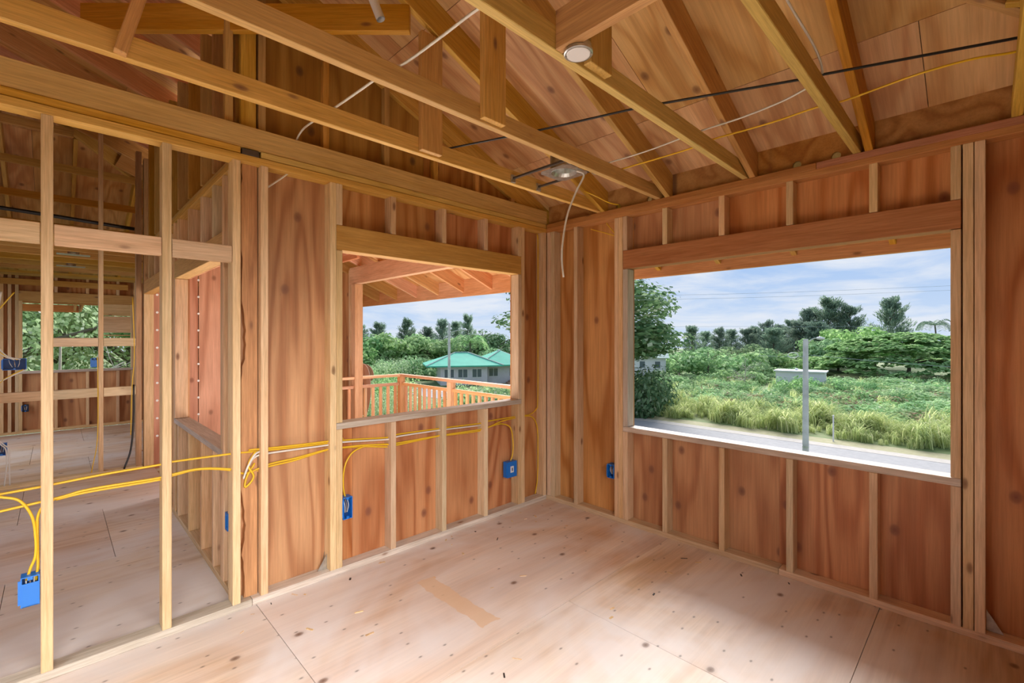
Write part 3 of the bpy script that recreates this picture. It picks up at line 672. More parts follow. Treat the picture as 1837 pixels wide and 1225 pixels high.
def elec_box(loc, w, h, d, normal, label, kind='open', group=None):
    """plastic outlet box: back, rim walls, screw tabs, wires or a plate; local x across, y deep, z up, opening towards -y before rotation"""
    rz = {'x': PI / 2, '-y': 0.0, 'y': PI}[normal]
    e = empty('electrical_box', loc, label, 'electrical box', group); R = Matrix.Rotation(rz, 4, 'Z')
    def add(name, boxes, mat):
        vs, fs = [], []
        for b in boxes: box_data(*b, vs, fs)
        vs = [tuple(R @ Vector(v)) for v in vs]
        me = bpy.data.meshes.new(name); me.from_pydata(vs, [], fs); me.materials.append(M[mat])
        o = bpy.data.objects.new(name, me); COL.objects.link(o); o.parent = e; return o
    t = .004
    walls = [(-w / 2, w / 2, d - t, d, 0, h), (-w / 2, -w / 2 + t, 0, d - t, 0, h), (w / 2 - t, w / 2, 0, d - t, 0, h), (-w / 2 + t, w / 2 - t, 0, d - t, 0, t), (-w / 2 + t, w / 2 - t, 0, d - t, h - t, h)]
    if kind == 'side': walls.append((-w / 2 + t, w / 2 - t, 0, t, 0, h * .78))
    add('box_body', walls, 'blue')
    add('screw_tab', [(-.008, .008, .001, .012, h - t - .012, h - t)], 'blue'); add('screw_tab', [(-.008, .008, .001, .012, t, t + .012)], 'blue')
    add('nail_flange', [(-w / 2 - .008, -w / 2, .004, .008, h * .1, h * .9)], 'blue')
    if kind == 'plate':
        add('cover', [(-w / 2 + t, w / 2 - t, .002, .006, t, h - t)], 'blue'); add('outlet_face', [(-w * .16, w * .16, -.002, .002, h * .3, h * .7)], 'whitepaint')
        add('outlet_slot', [(-w * .05, w * .05, -.003, -.0015, h * .4, h * .6)], 'darkblue')
    else:
        add('box_shade', [(-w / 2 + t, w / 2 - t, d - t - .002, d - t - .0005, t, h - t)], 'darkblue')  # darker blue sheet paints the shade inside the open box
        for k in range(3):
            vs, fs = tube_data(spline([(-w * .25 + k * w * .22, d * .7, h - .01), (-w * .2 + k * w * .2, d * .3, h * .6), (-w * .1 + k * w * .12, d * .5, h * .25)]), .0025, 5)
            vs = [tuple(R @ Vector(v)) for v in vs]
            me = bpy.data.meshes.new('wire'); me.from_pydata(vs, [], fs); me.materials.append(M['white' if k % 2 == 0 else 'copper'])
            o = bpy.data.objects.new('wire', me); COL.objects.link(o); o.parent = e
    return e
elec_box((.001, -3.262, .339), .056, .125, .055, 'x', 'big bright blue electrical box on the nearest stud', 'side')
elec_box((.003, -1.879, .329), .060, .135, .06, 'x', 'open blue electrical box with wires beneath the window', 'open')
elec_box((.003, -.440, .290), .110, .130, .05, 'x', 'blue electrical box with pale outlet face near the corner', 'plate')
elec_box((.684, -.004, .335), .062, .11, .06, '-y', 'open blue electrical box on the front wall near the corner', 'open')
elec_box((-3.785, -2.893, 1.15), .05, .10, .05, 'x', 'small blue electrical box on the slim hall stud', 'side')
elec_box((-3.785, -3.47, 1.15), .16, .11, .06, 'x', 'wide blue electrical box full of wires at the hall edge', 'open')
elec_box((-3.785, -3.555, .335), .07, .115, .06, 'x', 'low blue electrical box with white cables at the hall edge', 'open')
elec_box((-.23, -2.492, .365), .05, .10, .05, '-y', 'dark blue electrical box low in the hall window wall', 'open')
b9 = elec_box((-7.484, -3.515, .33), .07, .11, .05, 'x', 'dark electrical box low on the far west wall', 'open')
for c in b9.children:
    if c.name.startswith('box_body'): c.data.materials[0] = M['black']
for k, dy in enumerate((0, .018)):
    cable('white_cable', [(-3.76, -3.60, .52), (-3.765, -3.555 + dy, .44), (-3.755, -3.525 + dy, .39), (-3.75, -3.52 + dy, .24), (-3.75, -3.535 + dy * 2, .05)], ('white cable pair strand nearer the low hall box', 'white cable pair strand farther from the low hall box')[k], 'white', r=.006)
for k, (y0, z0, m) in enumerate(((-3.62, 1.42, 'white'), (-3.60, 1.36, 'yellow'), (-3.63, 1.48, 'white'), (-3.62, .98, 'yellow'), (-3.63, 1.0, 'white'))):
    cable('white_cable' if m == 'white' else 'yellow_cable', [(-3.76, y0, z0), (-3.755, -3.55 + k * .01, 1.3 if z0 > 1.2 else 1.08), (-3.77, -3.47 + k * .02, 1.25 if z0 > 1.2 else 1.155)],
          ('white cable reaching the wide hall box from above', 'yellow cable reaching the wide hall box from above', 'highest white cable reaching the wide hall box', 'yellow cable leaving the wide hall box below', 'white cable leaving the wide hall box below')[k], m, r=.006)
cable('white_cable', [(-3.76, -3.56, 1.9), (-3.76, -3.58, 1.75), (-3.765, -3.62, 1.6)], 'white cable bundle hanging at the hall blocking', 'white', r=.012)
cable('yellow_cable', [(-3.75, -3.47, 1.9), (-3.755, -3.53, 1.80), (-3.76, -3.6, 1.68)], 'yellow cable slanting past the hall blocking', 'yellow', r=.006)

# round junction box under the blocking
def disc_lathe(name, prof, center, mat, parent, n=28):
    vs, fs = [], []
    for r, z in prof:
        for k in range(n): vs.append((center[0] + r * math.cos(2 * PI * k / n), center[1] + r * math.sin(2 * PI * k / n), center[2] + z))
    for i in range(len(prof) - 1):
        for k in range(n):
            a = i * n + k; b = i * n + (k + 1) % n; fs.append((a, b, b + n, a + n))
    fs.append(tuple(range(n - 1, -1, -1))); fs.append(tuple((len(prof) - 1) * n + k for k in range(n)))
    return raw(name, vs, fs, mat, parent, loc=center, smooth=False)
J = empty('junction_box', (1.78, -1.84, 2.46), 'round galvanised ceiling box with flat white cover', 'junction box')
c = (1.778, -1.848, 2.486)
disc_lathe('box_can', [(.046, .022), (.047, 0.0), (.052, 0.0), (.052, -.008), (.047, -.010)], c, 'steel', J)
disc_lathe('cover_plate', [(.043, -.004), (.043, -.0105), (.040, -.012)], c, 'pvc', J)
for an in (.6, .6 + PI): disc_lathe('cover_screw', [(.005, -.0125), (.005, -.0145)], (c[0] + .045 * math.cos(an), c[1] + .045 * math.sin(an), c[2]), 'steel', J, 8)
cable('white_cable', [(1.80, -1.86, 2.64), (1.79, -1.90, 2.75), (1.83, -1.93, 2.86), (1.95, -1.95, 2.95)], 'thick pale cable rising from the round ceiling box', 'white', r=.010)

# recessed light frame on bars between two joists
Lf = empty('recessed_light_frame', (.85, -.86, 2.5), 'square galvanised ceiling light frame hung on two bars', 'light fixture')
fx0, fx1, fy0, fy1, fz = .79, 1.03, -.985, -.745, 2.515
vs, fs = [], []
n = 20; ccx, ccy, rr = .91, -.865, .085
for k in range(n):
    an = 2 * PI * k / n; cx_, sy_ = math.cos(an), math.sin(an); m_ = max(abs(cx_), abs(sy_))
    vs += [(ccx + cx_ / m_ * .12, ccy + sy_ / m_ * .12, fz), (ccx + cx_ * rr, ccy + sy_ * rr, fz)]
for k in range(n):
    k2 = (k + 1) % n; fs.append((2 * k, 2 * k2, 2 * k2 + 1, 2 * k + 1))
raw('frame_plate', vs, fs, 'steel', Lf, loc=(ccx, ccy, fz))
disc_lathe('light_can', [(.088, .12), (.088, .002), (.082, .0), (.070, .02), (.060, .06), (.03, .10)], (ccx, ccy, fz), 'steel', Lf)
for y in (-1.01, -.76):
    vs, fs = [], []; box_data(.588, 1.074, y - .008, y + .008, fz + .002, fz + .014, vs, fs); raw('hanger_bar', vs, fs, 'darksteel', Lf, loc=(.588, y, fz))
    for x in (.5885, 1.062):
        vs, fs = [], []; box_data(x, x + .012, y - .018, y + .018, fz - .02, fz + .03, vs, fs); raw('bar_clip', vs, fs, 'steel', Lf, loc=(x, y, fz))
vs, fs = [], []; box_data(1.035, 1.072, -.93, -.80, fz + .004, fz + .07, vs, fs); raw('wiring_box', vs, fs, 'darksteel', Lf, loc=(1.05, -.9, fz))
# two light frames in the far room
for x, y, lab in ((-5.0, -3.03, 'nearer of the two metal light frames in the far room ceiling'), (-6.3, -3.03, 'farther of the two metal light frames in the far room ceiling')):
    L2 = empty('recessed_light_frame', (x, y, 2.47), lab, 'light fixture', None)
    vs, fs = [], []; box_data(x - .06, x + .06, y - .15, y + .15, 2.470, 2.478, vs, fs); raw('frame_plate', vs, fs, 'steel', L2, loc=(x, y, 2.47))
    disc_lathe('light_can', [(.05, .10), (.055, .01), (.05, .0)], (x, y, 2.478), 'steel', L2, 14)
# hanging pvc pipe
p0, p1 = Vector((.80, -2.09, 2.965)), Vector((.73, -2.16, 3.22))
pv = empty('plastic_pipe', p0, 'white plastic pipe end hanging from the roof deck', 'pipe')
ps = [p0, p0.lerp(p1, .5), p1]
vs, fs = tube_data(ps, .021, 14); o = raw('pipe_wall', vs, fs[:-2] + [fs[-1]], 'pvc', pv, loc=p0, smooth=True)
vs, fs = tube_data([p0, p0.lerp(p1, .25)], .017, 12); raw('pipe_bore', vs, [f[::-1] for f in fs[:-2]] + [fs[-1]], 'pvc', pv, loc=p0, smooth=True)

# wood chips and offcuts scattered on the floor
for k in range(46):
    x, y = random.uniform(.1, 3.0), random.uniform(-2.6, -.05)
    if random.random() < .4: x = abs(random.gauss(0, .16)) + .02
    l, w = random.uniform(.012, .045), random.uniform(.004, .012)
    a = random.uniform(0, PI); vs, fs = [], []
    box_data(-l / 2, l / 2, -w / 2, w / 2, 0, random.uniform(.001, .003), vs, fs)
    R = Matrix.Rotation(a, 3, 'Z')
    o = raw('wood_chip', [tuple(R @ Vector(v) + Vector((x, y, .0002))) for v in vs], fs, 'stud' if k % 5 else 'black', None, loc=(x, y, 0))
    tag(o, 'tiny wood chip lying on the plywood floor' if k % 5 else 'tiny dark splinter lying on the plywood floor', 'wood chip', 'wood chips on the floor' if k % 5 else 'dark splinters on the floor')

# ================================================================== OUTDOORS
GZ = -4.8
def ground_mat(name, stops, scale, stops2=None):
    m, t, b = new_mat(name)
    tcn = N(t, 'ShaderNodeTexCoord')
    n1 = N(t, 'ShaderNodeTexNoise', i_Scale=scale, i_Detail=6.0, i_Roughness=.6)
    t.links.new(tcn.outputs['Object'], n1.inputs['Vector'])
    r = ramp(t, stops); t.links.new(n1.outputs[0], r.inputs[0])
    t.links.new(r.outputs[0], b.inputs['Base Color']); b.inputs['Roughness'].default_value = .9
    return m
M['field'] = ground_mat('field_soil_and_grass', [(.3, (.08, .13, .035)), (.5, (.14, .19, .06)), (.7, (.24, .24, .12))], .35)
M['asphalt'] = ground_mat('pale_asphalt', [(.3, (.25, .245, .25)), (.7, (.31, .30, .30))], 3.0)
M['shoulder'] = ground_mat('pale_gravel', [(.3, (.36, .32, .28)), (.7, (.44, .40, .36))], 4.0)
M['verge'] = ground_mat('dry_verge', [(.3, (.25, .24, .11)), (.7, (.36, .32, .19))], 3.0)
M['sea'] = plain('sea_water', (.10, .20, .36), .9)
M['sea'].node_tree.nodes['Principled BSDF'].inputs['Base Color'].default_value = (.11, .16, .26, 1)
def plate(name, x0, x1, y0, y1, z0, z1, mat, label, kind='structure', cat=None):
    vs, fs = [], []; box_data(x0, x1, y0, y1, z0, z1, vs, fs)
    return tag(raw(name, vs, fs, mat, None, loc=((x0 + x1) / 2, (y0 + y1) / 2, z0)), label, cat, None, kind)
plate('ground', -260, 200, -60, 260, GZ - .5, GZ, 'field', 'green field below the house')
plate('sea', -4000, 4000, 262, 9000, -16, -15.5, 'sea', 'blue sea on the horizon beyond the trees')
plate('road', -200, 200, 24.9, 28.4, GZ, GZ + .02, 'asphalt', 'pale asphalt road in front of the house')
plate('road_shoulder', -200, 200, 28.4, 29.4, GZ, GZ + .03, 'shoulder', 'light gravel shoulder of the road')
plate('road_verge', -200, 200, 29.4, 31.0, GZ, GZ + .015, 'verge', 'dry grass verge beside the road')

# ---------------- foliage
M['leaf_bright'] = leaf_mat('bright_leaves', (.16, .33, .12), (.42, .62, .29), (.60, .70, .44), .5)
M['leaf_umbrella'] = leaf_mat('umbrella_tree_leaves', (.20, .42, .15), (.54, .76, .38), (.68, .82, .50), .5)
M['leaf_mid'] = leaf_mat('mid_green_leaves', (.13, .26, .11), (.36, .54, .27), (.52, .60, .38), .48)
M['leaf_dark'] = leaf_mat('dark_glossy_leaves', (.06, .14, .06), (.22, .34, .17), (.52, .56, .44), .4)
M['leaf_iron'] = leaf_mat('ironwood_needles', (.11, .19, .14), (.30, .40, .29), (.42, .45, .33), .42)
M['leaf_scrub'] = leaf_mat('scrub_leaves', (.20, .38, .17), (.50, .68, .36), (.70, .66, .52), .45)
M['leaf_pale'] = leaf_mat('pale_sunlit_leaves', (.30, .46, .22), (.66, .80, .50), (.90, .92, .82), .45)
M['leaf_dry'] = leaf_mat('dry_brown_leaves', (.20, .12, .08), (.42, .28, .20), (.58, .46, .36), .15)
M['grass_yellow'] = leaf_mat('yellow_green_grass', (.36, .46, .15), (.68, .72, .32), (.88, .82, .52), .45)
M['bark'] = plain('grey_brown_bark', (.14, .11, .085), .9, 0, .35, 3.0)
M['barkpale'] = plain('pale_dry_branch', (.45, .41, .34), .9, 0, .2, 3.0)
rnd = random.Random(11)
def rv(s=1.0):
    while True:
        v = Vector((rnd.uniform(-1, 1), rnd.uniform(-1, 1), rnd.uniform(-1, 1)))
        if .02 < v.length < 1: return v * s
def leaf(vs, fs, p, nrm, size, asp=1.6, along=None):
    nrm = nrm.normalized()
    a = along.normalized() if along is not None else nrm.cross(rv()).normalized()
    b = nrm.cross(a).normalized()
    k = len(vs); L, W = size * asp * .5, size * .5
    vs += [tuple(p - a * L), tuple(p + b * W), tuple(p + a * L), tuple(p - b * W)]
    fs.append((k, k + 1, k + 2, k + 3))
def mesh_of(name, vs, fs, mat):
    me = bpy.data.meshes.new(name); me.from_pydata(vs, [], fs); me.materials.append(M[mat]); return me
def crown_broad(name, mat, nblob=13, per=190, R=1.0, H=.75, leafsize=.075, low=.0):
    """unit crown: radius about 1, centred on the origin, made of leafy lobes"""
    vs, fs = [], []
    for i in range(nblob):
        an = rnd.uniform(0, 2 * PI); el = rnd.uniform(-.35 + low, 1.0); rr = math.sqrt(rnd.uniform(.05, 1)) * .68
        c = Vector((math.cos(an) * rr * R, math.sin(an) * rr * R, el * H * (1 - .55 * rr)))
        r = rnd.uniform(.24, .42)
        for _ in range(per):
            d = rv().normalized(); s = rnd.uniform(.72, 1.06)
            p = c + Vector((d.x * r, d.y * r, d.z * r * .72)) * s
            leaf(vs, fs, p, (d + Vector((0, 0, .35)) + rv(.6)), leafsize * rnd.uniform(.6, 1.3))
    return mesh_of(name, vs, fs, mat)
def crown_iron(name, mat, nbr=64, per=80):
    """unit ironwood crown: height 1 from the origin, ragged upright plumes"""
    vs, fs = [], []
    for i in range(nbr):
        h = rnd.uniform(.04, .96); an = rnd.uniform(0, 2 * PI); ln = ((1.02 - h) ** .7) * .30 * rnd.uniform(.55, 1.25) + .05
        base_ = Vector((0, 0, h)); tip = base_ + Vector((math.cos(an) * ln, math.sin(an) * ln, ln * rnd.uniform(.55, 1.25)))
        for _ in range(per):
            s = rnd.uniform(.25, 1.05); p = base_.lerp(tip, s) + rv(.05)
            d = Vector((rnd.uniform(-.5, .5), rnd.uniform(-.5, .5), rnd.uniform(-.5, .9))) + (tip - base_) * 2.5
            leaf(vs, fs, p, rv(), .0125, 5.5, along=d)
    return mesh_of(name, vs, fs, mat)
def crown_umbrella(name, mat, pads=150, per=70):
    """unit umbrella crown of flat leafy pads on a wide dome, radius 1, height .62"""
    vs, fs = [], []
    for i in range(pads):
        an = rnd.uniform(0, 2 * PI); rr = math.sqrt(rnd.uniform(0, 1)); lay = rnd.choice((1, 1, 1, .86, .72))
        z = .62 * math.sqrt(max(0, 1 - rr * rr * .92)) * lay - .10 * (rr > .8)
        c = Vector((math.cos(an) * rr, math.sin(an) * rr, z)); r = rnd.uniform(.06, .12)
        for _ in range(per):
            q = rv(); p = c + Vector((q.x * r, q.y * r, q.z * .02 - (q.x ** 2 + q.y ** 2) * .03))
            leaf(vs, fs, p, Vector((0, 0, 1)) + rv(.8) + c * .3, .036 * rnd.uniform(.7, 1.4))
    return mesh_of(name, vs, fs, mat)
def bush_mesh(name, mat, per=1100, ls=.07):
    vs, fs = [], []
    blobs = [(Vector((rnd.uniform(-.6, .6), rnd.uniform(-.6, .6), rnd.uniform(.15, .5))), rnd.uniform(.3, .5)) for _ in range(7)]
    for _ in range(per):
        c, r = rnd.choice(blobs); d = rv().normalized(); p = c + d * r * rnd.uniform(.75, 1.08)
        if p.z < 0: p.z = -p.z * .3
        leaf(vs, fs, p, d + Vector((0, 0, .5)) + rv(.7), ls * rnd.uniform(.6, 1.35), 1.8)
    return mesh_of(name, vs, fs, mat)
def trunk_mesh(name, h, r, branches=5, spread=.5, mat='bark'):
    vs, fs = [], []
    tube_data([Vector((0, 0, 0)), Vector((.03 * h, 0, h * .35)), Vector((0, .02 * h, h * .7)), Vector((.02 * h, 0, h))], [r, r * .8, r * .6, r * .3], 8, vs, fs)
    for k in range(branches):
        an = 2 * PI * k / max(1, branches) + rnd.uniform(-.4, .4); z = h * rnd.uniform(.45, .8); s = spread * h
        a = Vector((.01 * h, 0, z)); b = a + Vector((math.cos(an) * s, math.sin(an) * s, h * rnd.uniform(.15, .3)))
        tube_data([a, a.lerp(b, .5) + Vector((0, 0, h * .04)), b], [r * .5, r * .35, r * .15], 6, vs, fs)
    return mesh_of(name, vs, fs, mat)
CR = {'bright': [crown_broad('crown', 'leaf_bright') for _ in range(2)], 'mid': [crown_broad('crown', 'leaf_mid', 16) for _ in range(2)],
      'dark': [crown_broad('crown', 'leaf_dark', 15, 260, leafsize=.05)], 'iron': [crown_iron('crown', 'leaf_iron') for _ in range(3)],
      'umbrella': [crown_umbrella('crown', 'leaf_umbrella', 420, 60)], 'big': [crown_broad('crown', 'leaf_dark', 60, 240, 1.25, .85, .046, -.6)], 'pale': [crown_broad('crown', 'leaf_pale', 26, 420, leafsize=.026, low=-.4) for _ in range(2)]}
TR = {'broad': trunk_mesh('trunk', 1.0, .04), 'iron': trunk_mesh('trunk', 1.0, .018, 6, .12), 'umbrella': trunk_mesh('trunk', 1.0, .07, 9, 1.1)}
BU = {'scrub': [bush_mesh('foliage', 'leaf_scrub') for _ in range(4)], 'bright': [bush_mesh('foliage', 'leaf_bright', 520) for _ in range(2)],
      'dry': [bush_mesh('foliage', 'leaf_dry', 420)], 'mid': [bush_mesh('foliage', 'leaf_mid', 560) for _ in range(2)], 'dark': [bush_mesh('foliage', 'leaf_dark', 4200, .05)], 'pale': [bush_mesh('foliage', 'leaf_pale', 2600, .035)]}
def put(name, me, parent, loc, scale, rz):
    o = bpy.data.objects.new(name, me); COL.objects.link(o); o.parent = parent
    o.location = loc; o.scale = scale; o.rotation_euler = (0, 0, rz); return o
def tree(name, kind, x, y, top, rad, label, group=None, z0=GZ, trunk=None, flat=.8):
    """tree standing at x,y with its crown top at height TOP and crown radius RAD"""
    e = empty(name, (x, y, z0), label, 'tree', group); H = top - z0
    me = rnd.choice(CR[kind]); rz = rnd.uniform(0, 6.28)
    if kind == 'iron':
        put('crown', me, e, (0, 0, H * .10), (rad * 2.5, rad * 2.5, H * .86), rz); put('trunk', TR['iron'], e, (0, 0, 0), (H * .93,) * 3, rz)
    elif kind == 'umbrella':
        put('crown', me, e, (0, 0, H * .06), (rad, rad, H * .94 / .62), rz); put('trunk', TR['umbrella'], e, (0, 0, 0), (H * .62, H * .62, H * .62), rz)
    else:
        put('crown', me, e, (0, 0, H - rad * flat * .98), (rad, rad, rad * flat), rz); put('trunk', TR['broad'], e, (0, 0, 0), (H * .75, H * .75, H * .75), rz)
    return e
def bush(kind, x, y, r, h, label, group, z0=GZ, name='scrub_bush'):
    e = empty(name, (x, y, z0), label, 'bush', group)
    put('foliage', rnd.choice(BU[kind]), e, (0, 0, -.1), (r, r, h), rnd.uniform(0, 6.28)); return e
C0 = Vector((2.804, -3.186)); TH = .79563
fw = Vector((-math.sin(TH), math.cos(TH))); rt = Vector((math.cos(TH), math.sin(TH)))
def bearing(b, D):
    """ground point at bearing tangent B right of the viewing axis, D metres ahead"""
    p = C0 + (fw + rt * b) * D; return p.x, p.y
# prominent trees
x, y = bearing(.155, 40); tree('broadleaf_tree', 'big', x, y, 7.0, 7.6, 'big dark leafed tree between the two windows', flat=.56)
x, y = bearing(.275, 39); bush('dark', x, y, 3.6, 5.0, 'rounded dark green shrub under the big tree', None, name='large_shrub')
x, y = bearing(.85, 72); tree('umbrella_tree', 'umbrella', x, y, 2.1, 12.5, 'wide umbrella shaped tree with layered foliage', z0=GZ)
x, y = bearing(.683, 108); tree('ironwood_tree', 'iron', x, y, 10.6, 6.0, 'tallest feathery ironwood tree behind the utility pole')
x, y = bearing(.640, 112); tree('ironwood_tree', 'iron', x, y, 8.4, 5.0, 'feathery ironwood just beside the utility pole')
x, y = bearing(.815, 104); tree('ironwood_tree', 'iron', x, y, 10.3, 5.0, 'feathery ironwood rising behind the umbrella tree')
x, y = bearing(.725, 106); tree('ironwood_tree', 'iron', x, y, 9.0, 5.0, 'ironwood between the tallest one and the umbrella tree')
x, y = bearing(.735, 90); tree('broadleaf_tree', 'bright', x, y, 4.6, 6.0, 'bright green tree at the shoulder of the umbrella tree')
iron = [(.525, 118, 4.2, 4.5), (.56, 104, 3.6, 4.5), (.62, 104, 5.0, 5), (.655, 100, 4.6, 5), (.545, 110, 5.4, 4), (.575, 116, 4.6, 4), (.60, 112, 5.6, 4), (.505, 112, 3.6, 4), (.385, 112, 4.2, 3.5), (.445, 110, 3.8, 3.5), (.415, 118, 3.0, 3.5), (.47, 114, 3.4, 3.5),
        (-.285, 112, 5.0, 4), (-.225, 112, 6.0, 3.5), (-.150, 112, 5.8, 3.5), (-.12, 118, 5.4, 3.5), (-.095, 112, 6.9, 3), (-.33, 110, 4.4, 4), (-.18, 116, 4.0, 4)]
ORD = ['first', 'second', 'third', 'fourth', 'fifth', 'sixth', 'seventh', 'eighth', 'ninth', 'tenth', 'eleventh', 'twelfth', 'thirteenth', 'fourteenth', 'fifteenth', 'sixteenth', 'seventeenth', 'eighteenth']
cnt = {}
def nth(key):
    cnt[key] = cnt.get(key, 0) + 1; return ORD[cnt[key] - 1]
for b, D, top, r in sorted(iron):
    x, y = bearing(b, D)
    lab = nth('ib') + ' distant ironwood from the big dark tree in the back row' if b > 0 else nth('ih') + ' distant ironwood from the lanai post towards the street lamp'
    tree('ironwood_tree', 'iron', x, y, top, r, lab, 'ironwoods in the back row' if b > 0 else 'ironwoods behind the house')
broad = [(.88, 110, 1.2, 7, 'mid'), (.95, 104, 1.0, 7, 'mid'), (1.01, 98, 1.2, 7, 'mid'), (1.12, 88, .8, 7, 'mid'), (1.25, 80, .6, 7, 'bright'), (1.4, 74, .4, 7, 'mid'), (1.58, 68, .2, 7, 'bright'), (.06, 84, .6, 6, 'bright'), (.14, 88, .8, 6, 'mid'), (.2, 94, .8, 6, 'bright'), (.26, 100, .2, 6, 'mid'), (.31, 106, .6, 6, 'mid'), (.36, 78, -.2, 5, 'bright'), (.42, 74, .6, 6, 'bright'), (.47, 80, .4, 6, 'bright'), (.52, 84, -.4, 6, 'mid'), (.57, 86, .8, 6, 'mid'), (.61, 82, -.6, 5, 'bright'), (.33, 90, -.8, 5, 'mid'), (.40, 95, .6, 6, 'mid'), (.50, 96, 1.2, 6, 'mid'), (.66, 92, 2.2, 6, 'mid'), (.70, 88, 2.6, 6, 'mid'), (.78, 92, 2.0, 6, 'bright'),
         (.36, 62, -2.2, 4, 'mid'), (.54, 68, -1.6, 4.5, 'bright'), (.60, 66, -2.0, 4, 'mid'), (.48, 64, -2.3, 3.5, 'bright')]
for b, D, top, r, k in sorted(broad):
    x, y = bearing(b, D); tree('broadleaf_tree', k, x, y, top, r, nth('b' + k) + ' ' + ('bright' if k == 'bright' else 'mid') + ' green tree from the big dark tree along the belt', 'bright trees beyond the scrub' if k == 'bright' else 'mid green trees beyond the scrub')
broadA = [(-.34, 78, 2.0, 6, 'mid'), (-.29, 84, 1.6, 6, 'mid'), (-.26, 80, 1.7, 6, 'bright'), (-.22, 86, 1.6, 6, 'bright'), (-.18, 84, 1.4, 6, 'bright'), (-.135, 88, 1.5, 6, 'mid'), (-.105, 92, 1.6, 5, 'mid'), (-.065, 90, 3.4, 7, 'dark'), (-.03, 88, 2.2, 6, 'dark'), (-.17, 72, -1.3, 4, 'mid'), (-.11, 76, -.6, 4, 'mid'), (-.31, 80, .4, 5, 'bright'), (-.36, 72, 1.0, 5, 'bright'), (-.25, 86, .9, 5, 'mid'), (-.06, 78, -.8, 4.5, 'mid')]
for b, D, top, r, k in sorted(broadA):
    x, y = bearing(b, D); tree('broadleaf_tree', k, x, y, top + (1.3 if D > 76 else .3), r, nth('a' + k) + ' ' + {'mid': 'mid green', 'bright': 'bright green', 'dark': 'grey green'}[k] + ' slope tree from the lanai post towards the corner', {'mid': 'slope trees mid green', 'bright': 'slope trees bright green', 'dark': 'grey green trees by the lamp'}[k])
for k_, (b, D) in enumerate(((.575, 53), (.595, 55), (.625, 54), (.648, 55), (.665, 54), (.61, 52))):
    x, y = bearing(b, D); bush('bright', x, y, 1.9, 1.9 + .25 * (k_ % 3), 'bright green bush close in front of the low white shed', 'bushes hiding the shed')
# palms
def palm(b, D, top, r, label):
    x, y = bearing(b, D); e = empty('palm_tree', (x, y, GZ), label, 'palm tree'); H = top - GZ
    vs, fs = tube_data(spline([(0, 0, 0), (H * .04, 0, H * .5), (H * .02, H * .02, H * .86)]), .16, 7)
    put('trunk', mesh_of('trunk', vs, fs, 'bark'), e, (0, 0, 0), (1, 1, 1), 0)
    for k in range(13):
        an = 2 * PI * k / 13 + rnd.uniform(-.2, .2); up = rnd.uniform(.1, .9); vs, fs = [], []
        pts = [Vector((0, 0, 0)), Vector((.5, 0, up * .45)), Vector((.85, 0, up * .45 - .15)), Vector((1.05, 0, up * .3 - .5))]
        sp = spline(pts, 5)
        for i, p in enumerate(sp[1:]):
            for s in (-1, 1):
                d = Vector((.25, s * .8, -.45)); leaf(vs, fs, p + d * .16, Vector((0, 0, 1)) + rv(.4), .07, 5.5, along=d)
        put('frond', mesh_of('frond', vs, fs, 'leaf_iron' if b > 0 else 'leaf_bright'), e, (H * .02, H * .02, H * .86), (r, r, r), an)
palm(.905, 120, 6.6, 3.4, 'small wind blown palm above the umbrella tree')
palm(-.092, 80, 1.8, 3.0, 'pale green palm behind the green roofed house')
# scrub field
sc_lab = {'scrub': ('pale green scrub bush in the field across the road', 'scrub bushes'), 'bright': ('bright green bush in the field across the road', 'bright bushes'), 'mid': ('deep green bush in the field across the road', 'deep green bushes'), 'dry': ('dry brown twiggy bush in the field across the road', 'dry bushes')}
for i in range(215):
    b = rnd.uniform(.20, 1.02) if i < 170 else (rnd.uniform(.0, .2) if i < 182 else rnd.uniform(1.02, 1.7)); D = 31 + 34 * rnd.random() ** 1.3
    x, y = bearing(b, D)
    if y < 38.5: y = 38.5 + rnd.uniform(0, 8)
    k = rnd.choices(('scrub', 'bright', 'mid', 'dry'), (6, 2, 2, 1))[0]
    f_ = min(1.0, (y - 30) / 22); bush(k, x, y, rnd.uniform(1.8, 3.2) * (.6 + .4 * f_), rnd.uniform(1.1, 1.9) * (.65 + .35 * f_) * (1 if k != 'dry' else .9), *sc_lab[k])
sa_lab = {'scrub': ('pale green scrub bush on the slope beyond the lanai', 'slope scrub bushes'), 'bright': ('bright green bush on the slope beyond the lanai', 'slope bright bushes'), 'pale': ('sunlit yellowish bush on the slope beyond the lanai', 'slope sunlit bushes')}
for i in range(60):
    b = rnd.uniform(-.42, .0); D = rnd.uniform(34, 66)
    if -.22 < b and D > 42: continue
    x, y = bearing(b, D); k = rnd.choices(('scrub', 'bright', 'pale'), (4, 2, 2))[0]
    bush(k, x, y, rnd.uniform(1.4, 2.6), rnd.uniform(1.4, 3.2), *sa_lab[k])
for i in range(26):
    b = -.40 + .30 * i / 25 + rnd.uniform(-.01, .01); x, y = bearing(b, rnd.uniform(66, 76)); k = ('scrub', 'bright', 'pale')[i % 3]
    bush(k, x, y, rnd.uniform(2.4, 3.4), rnd.uniform(2.8, 4.2), *sa_lab[k])
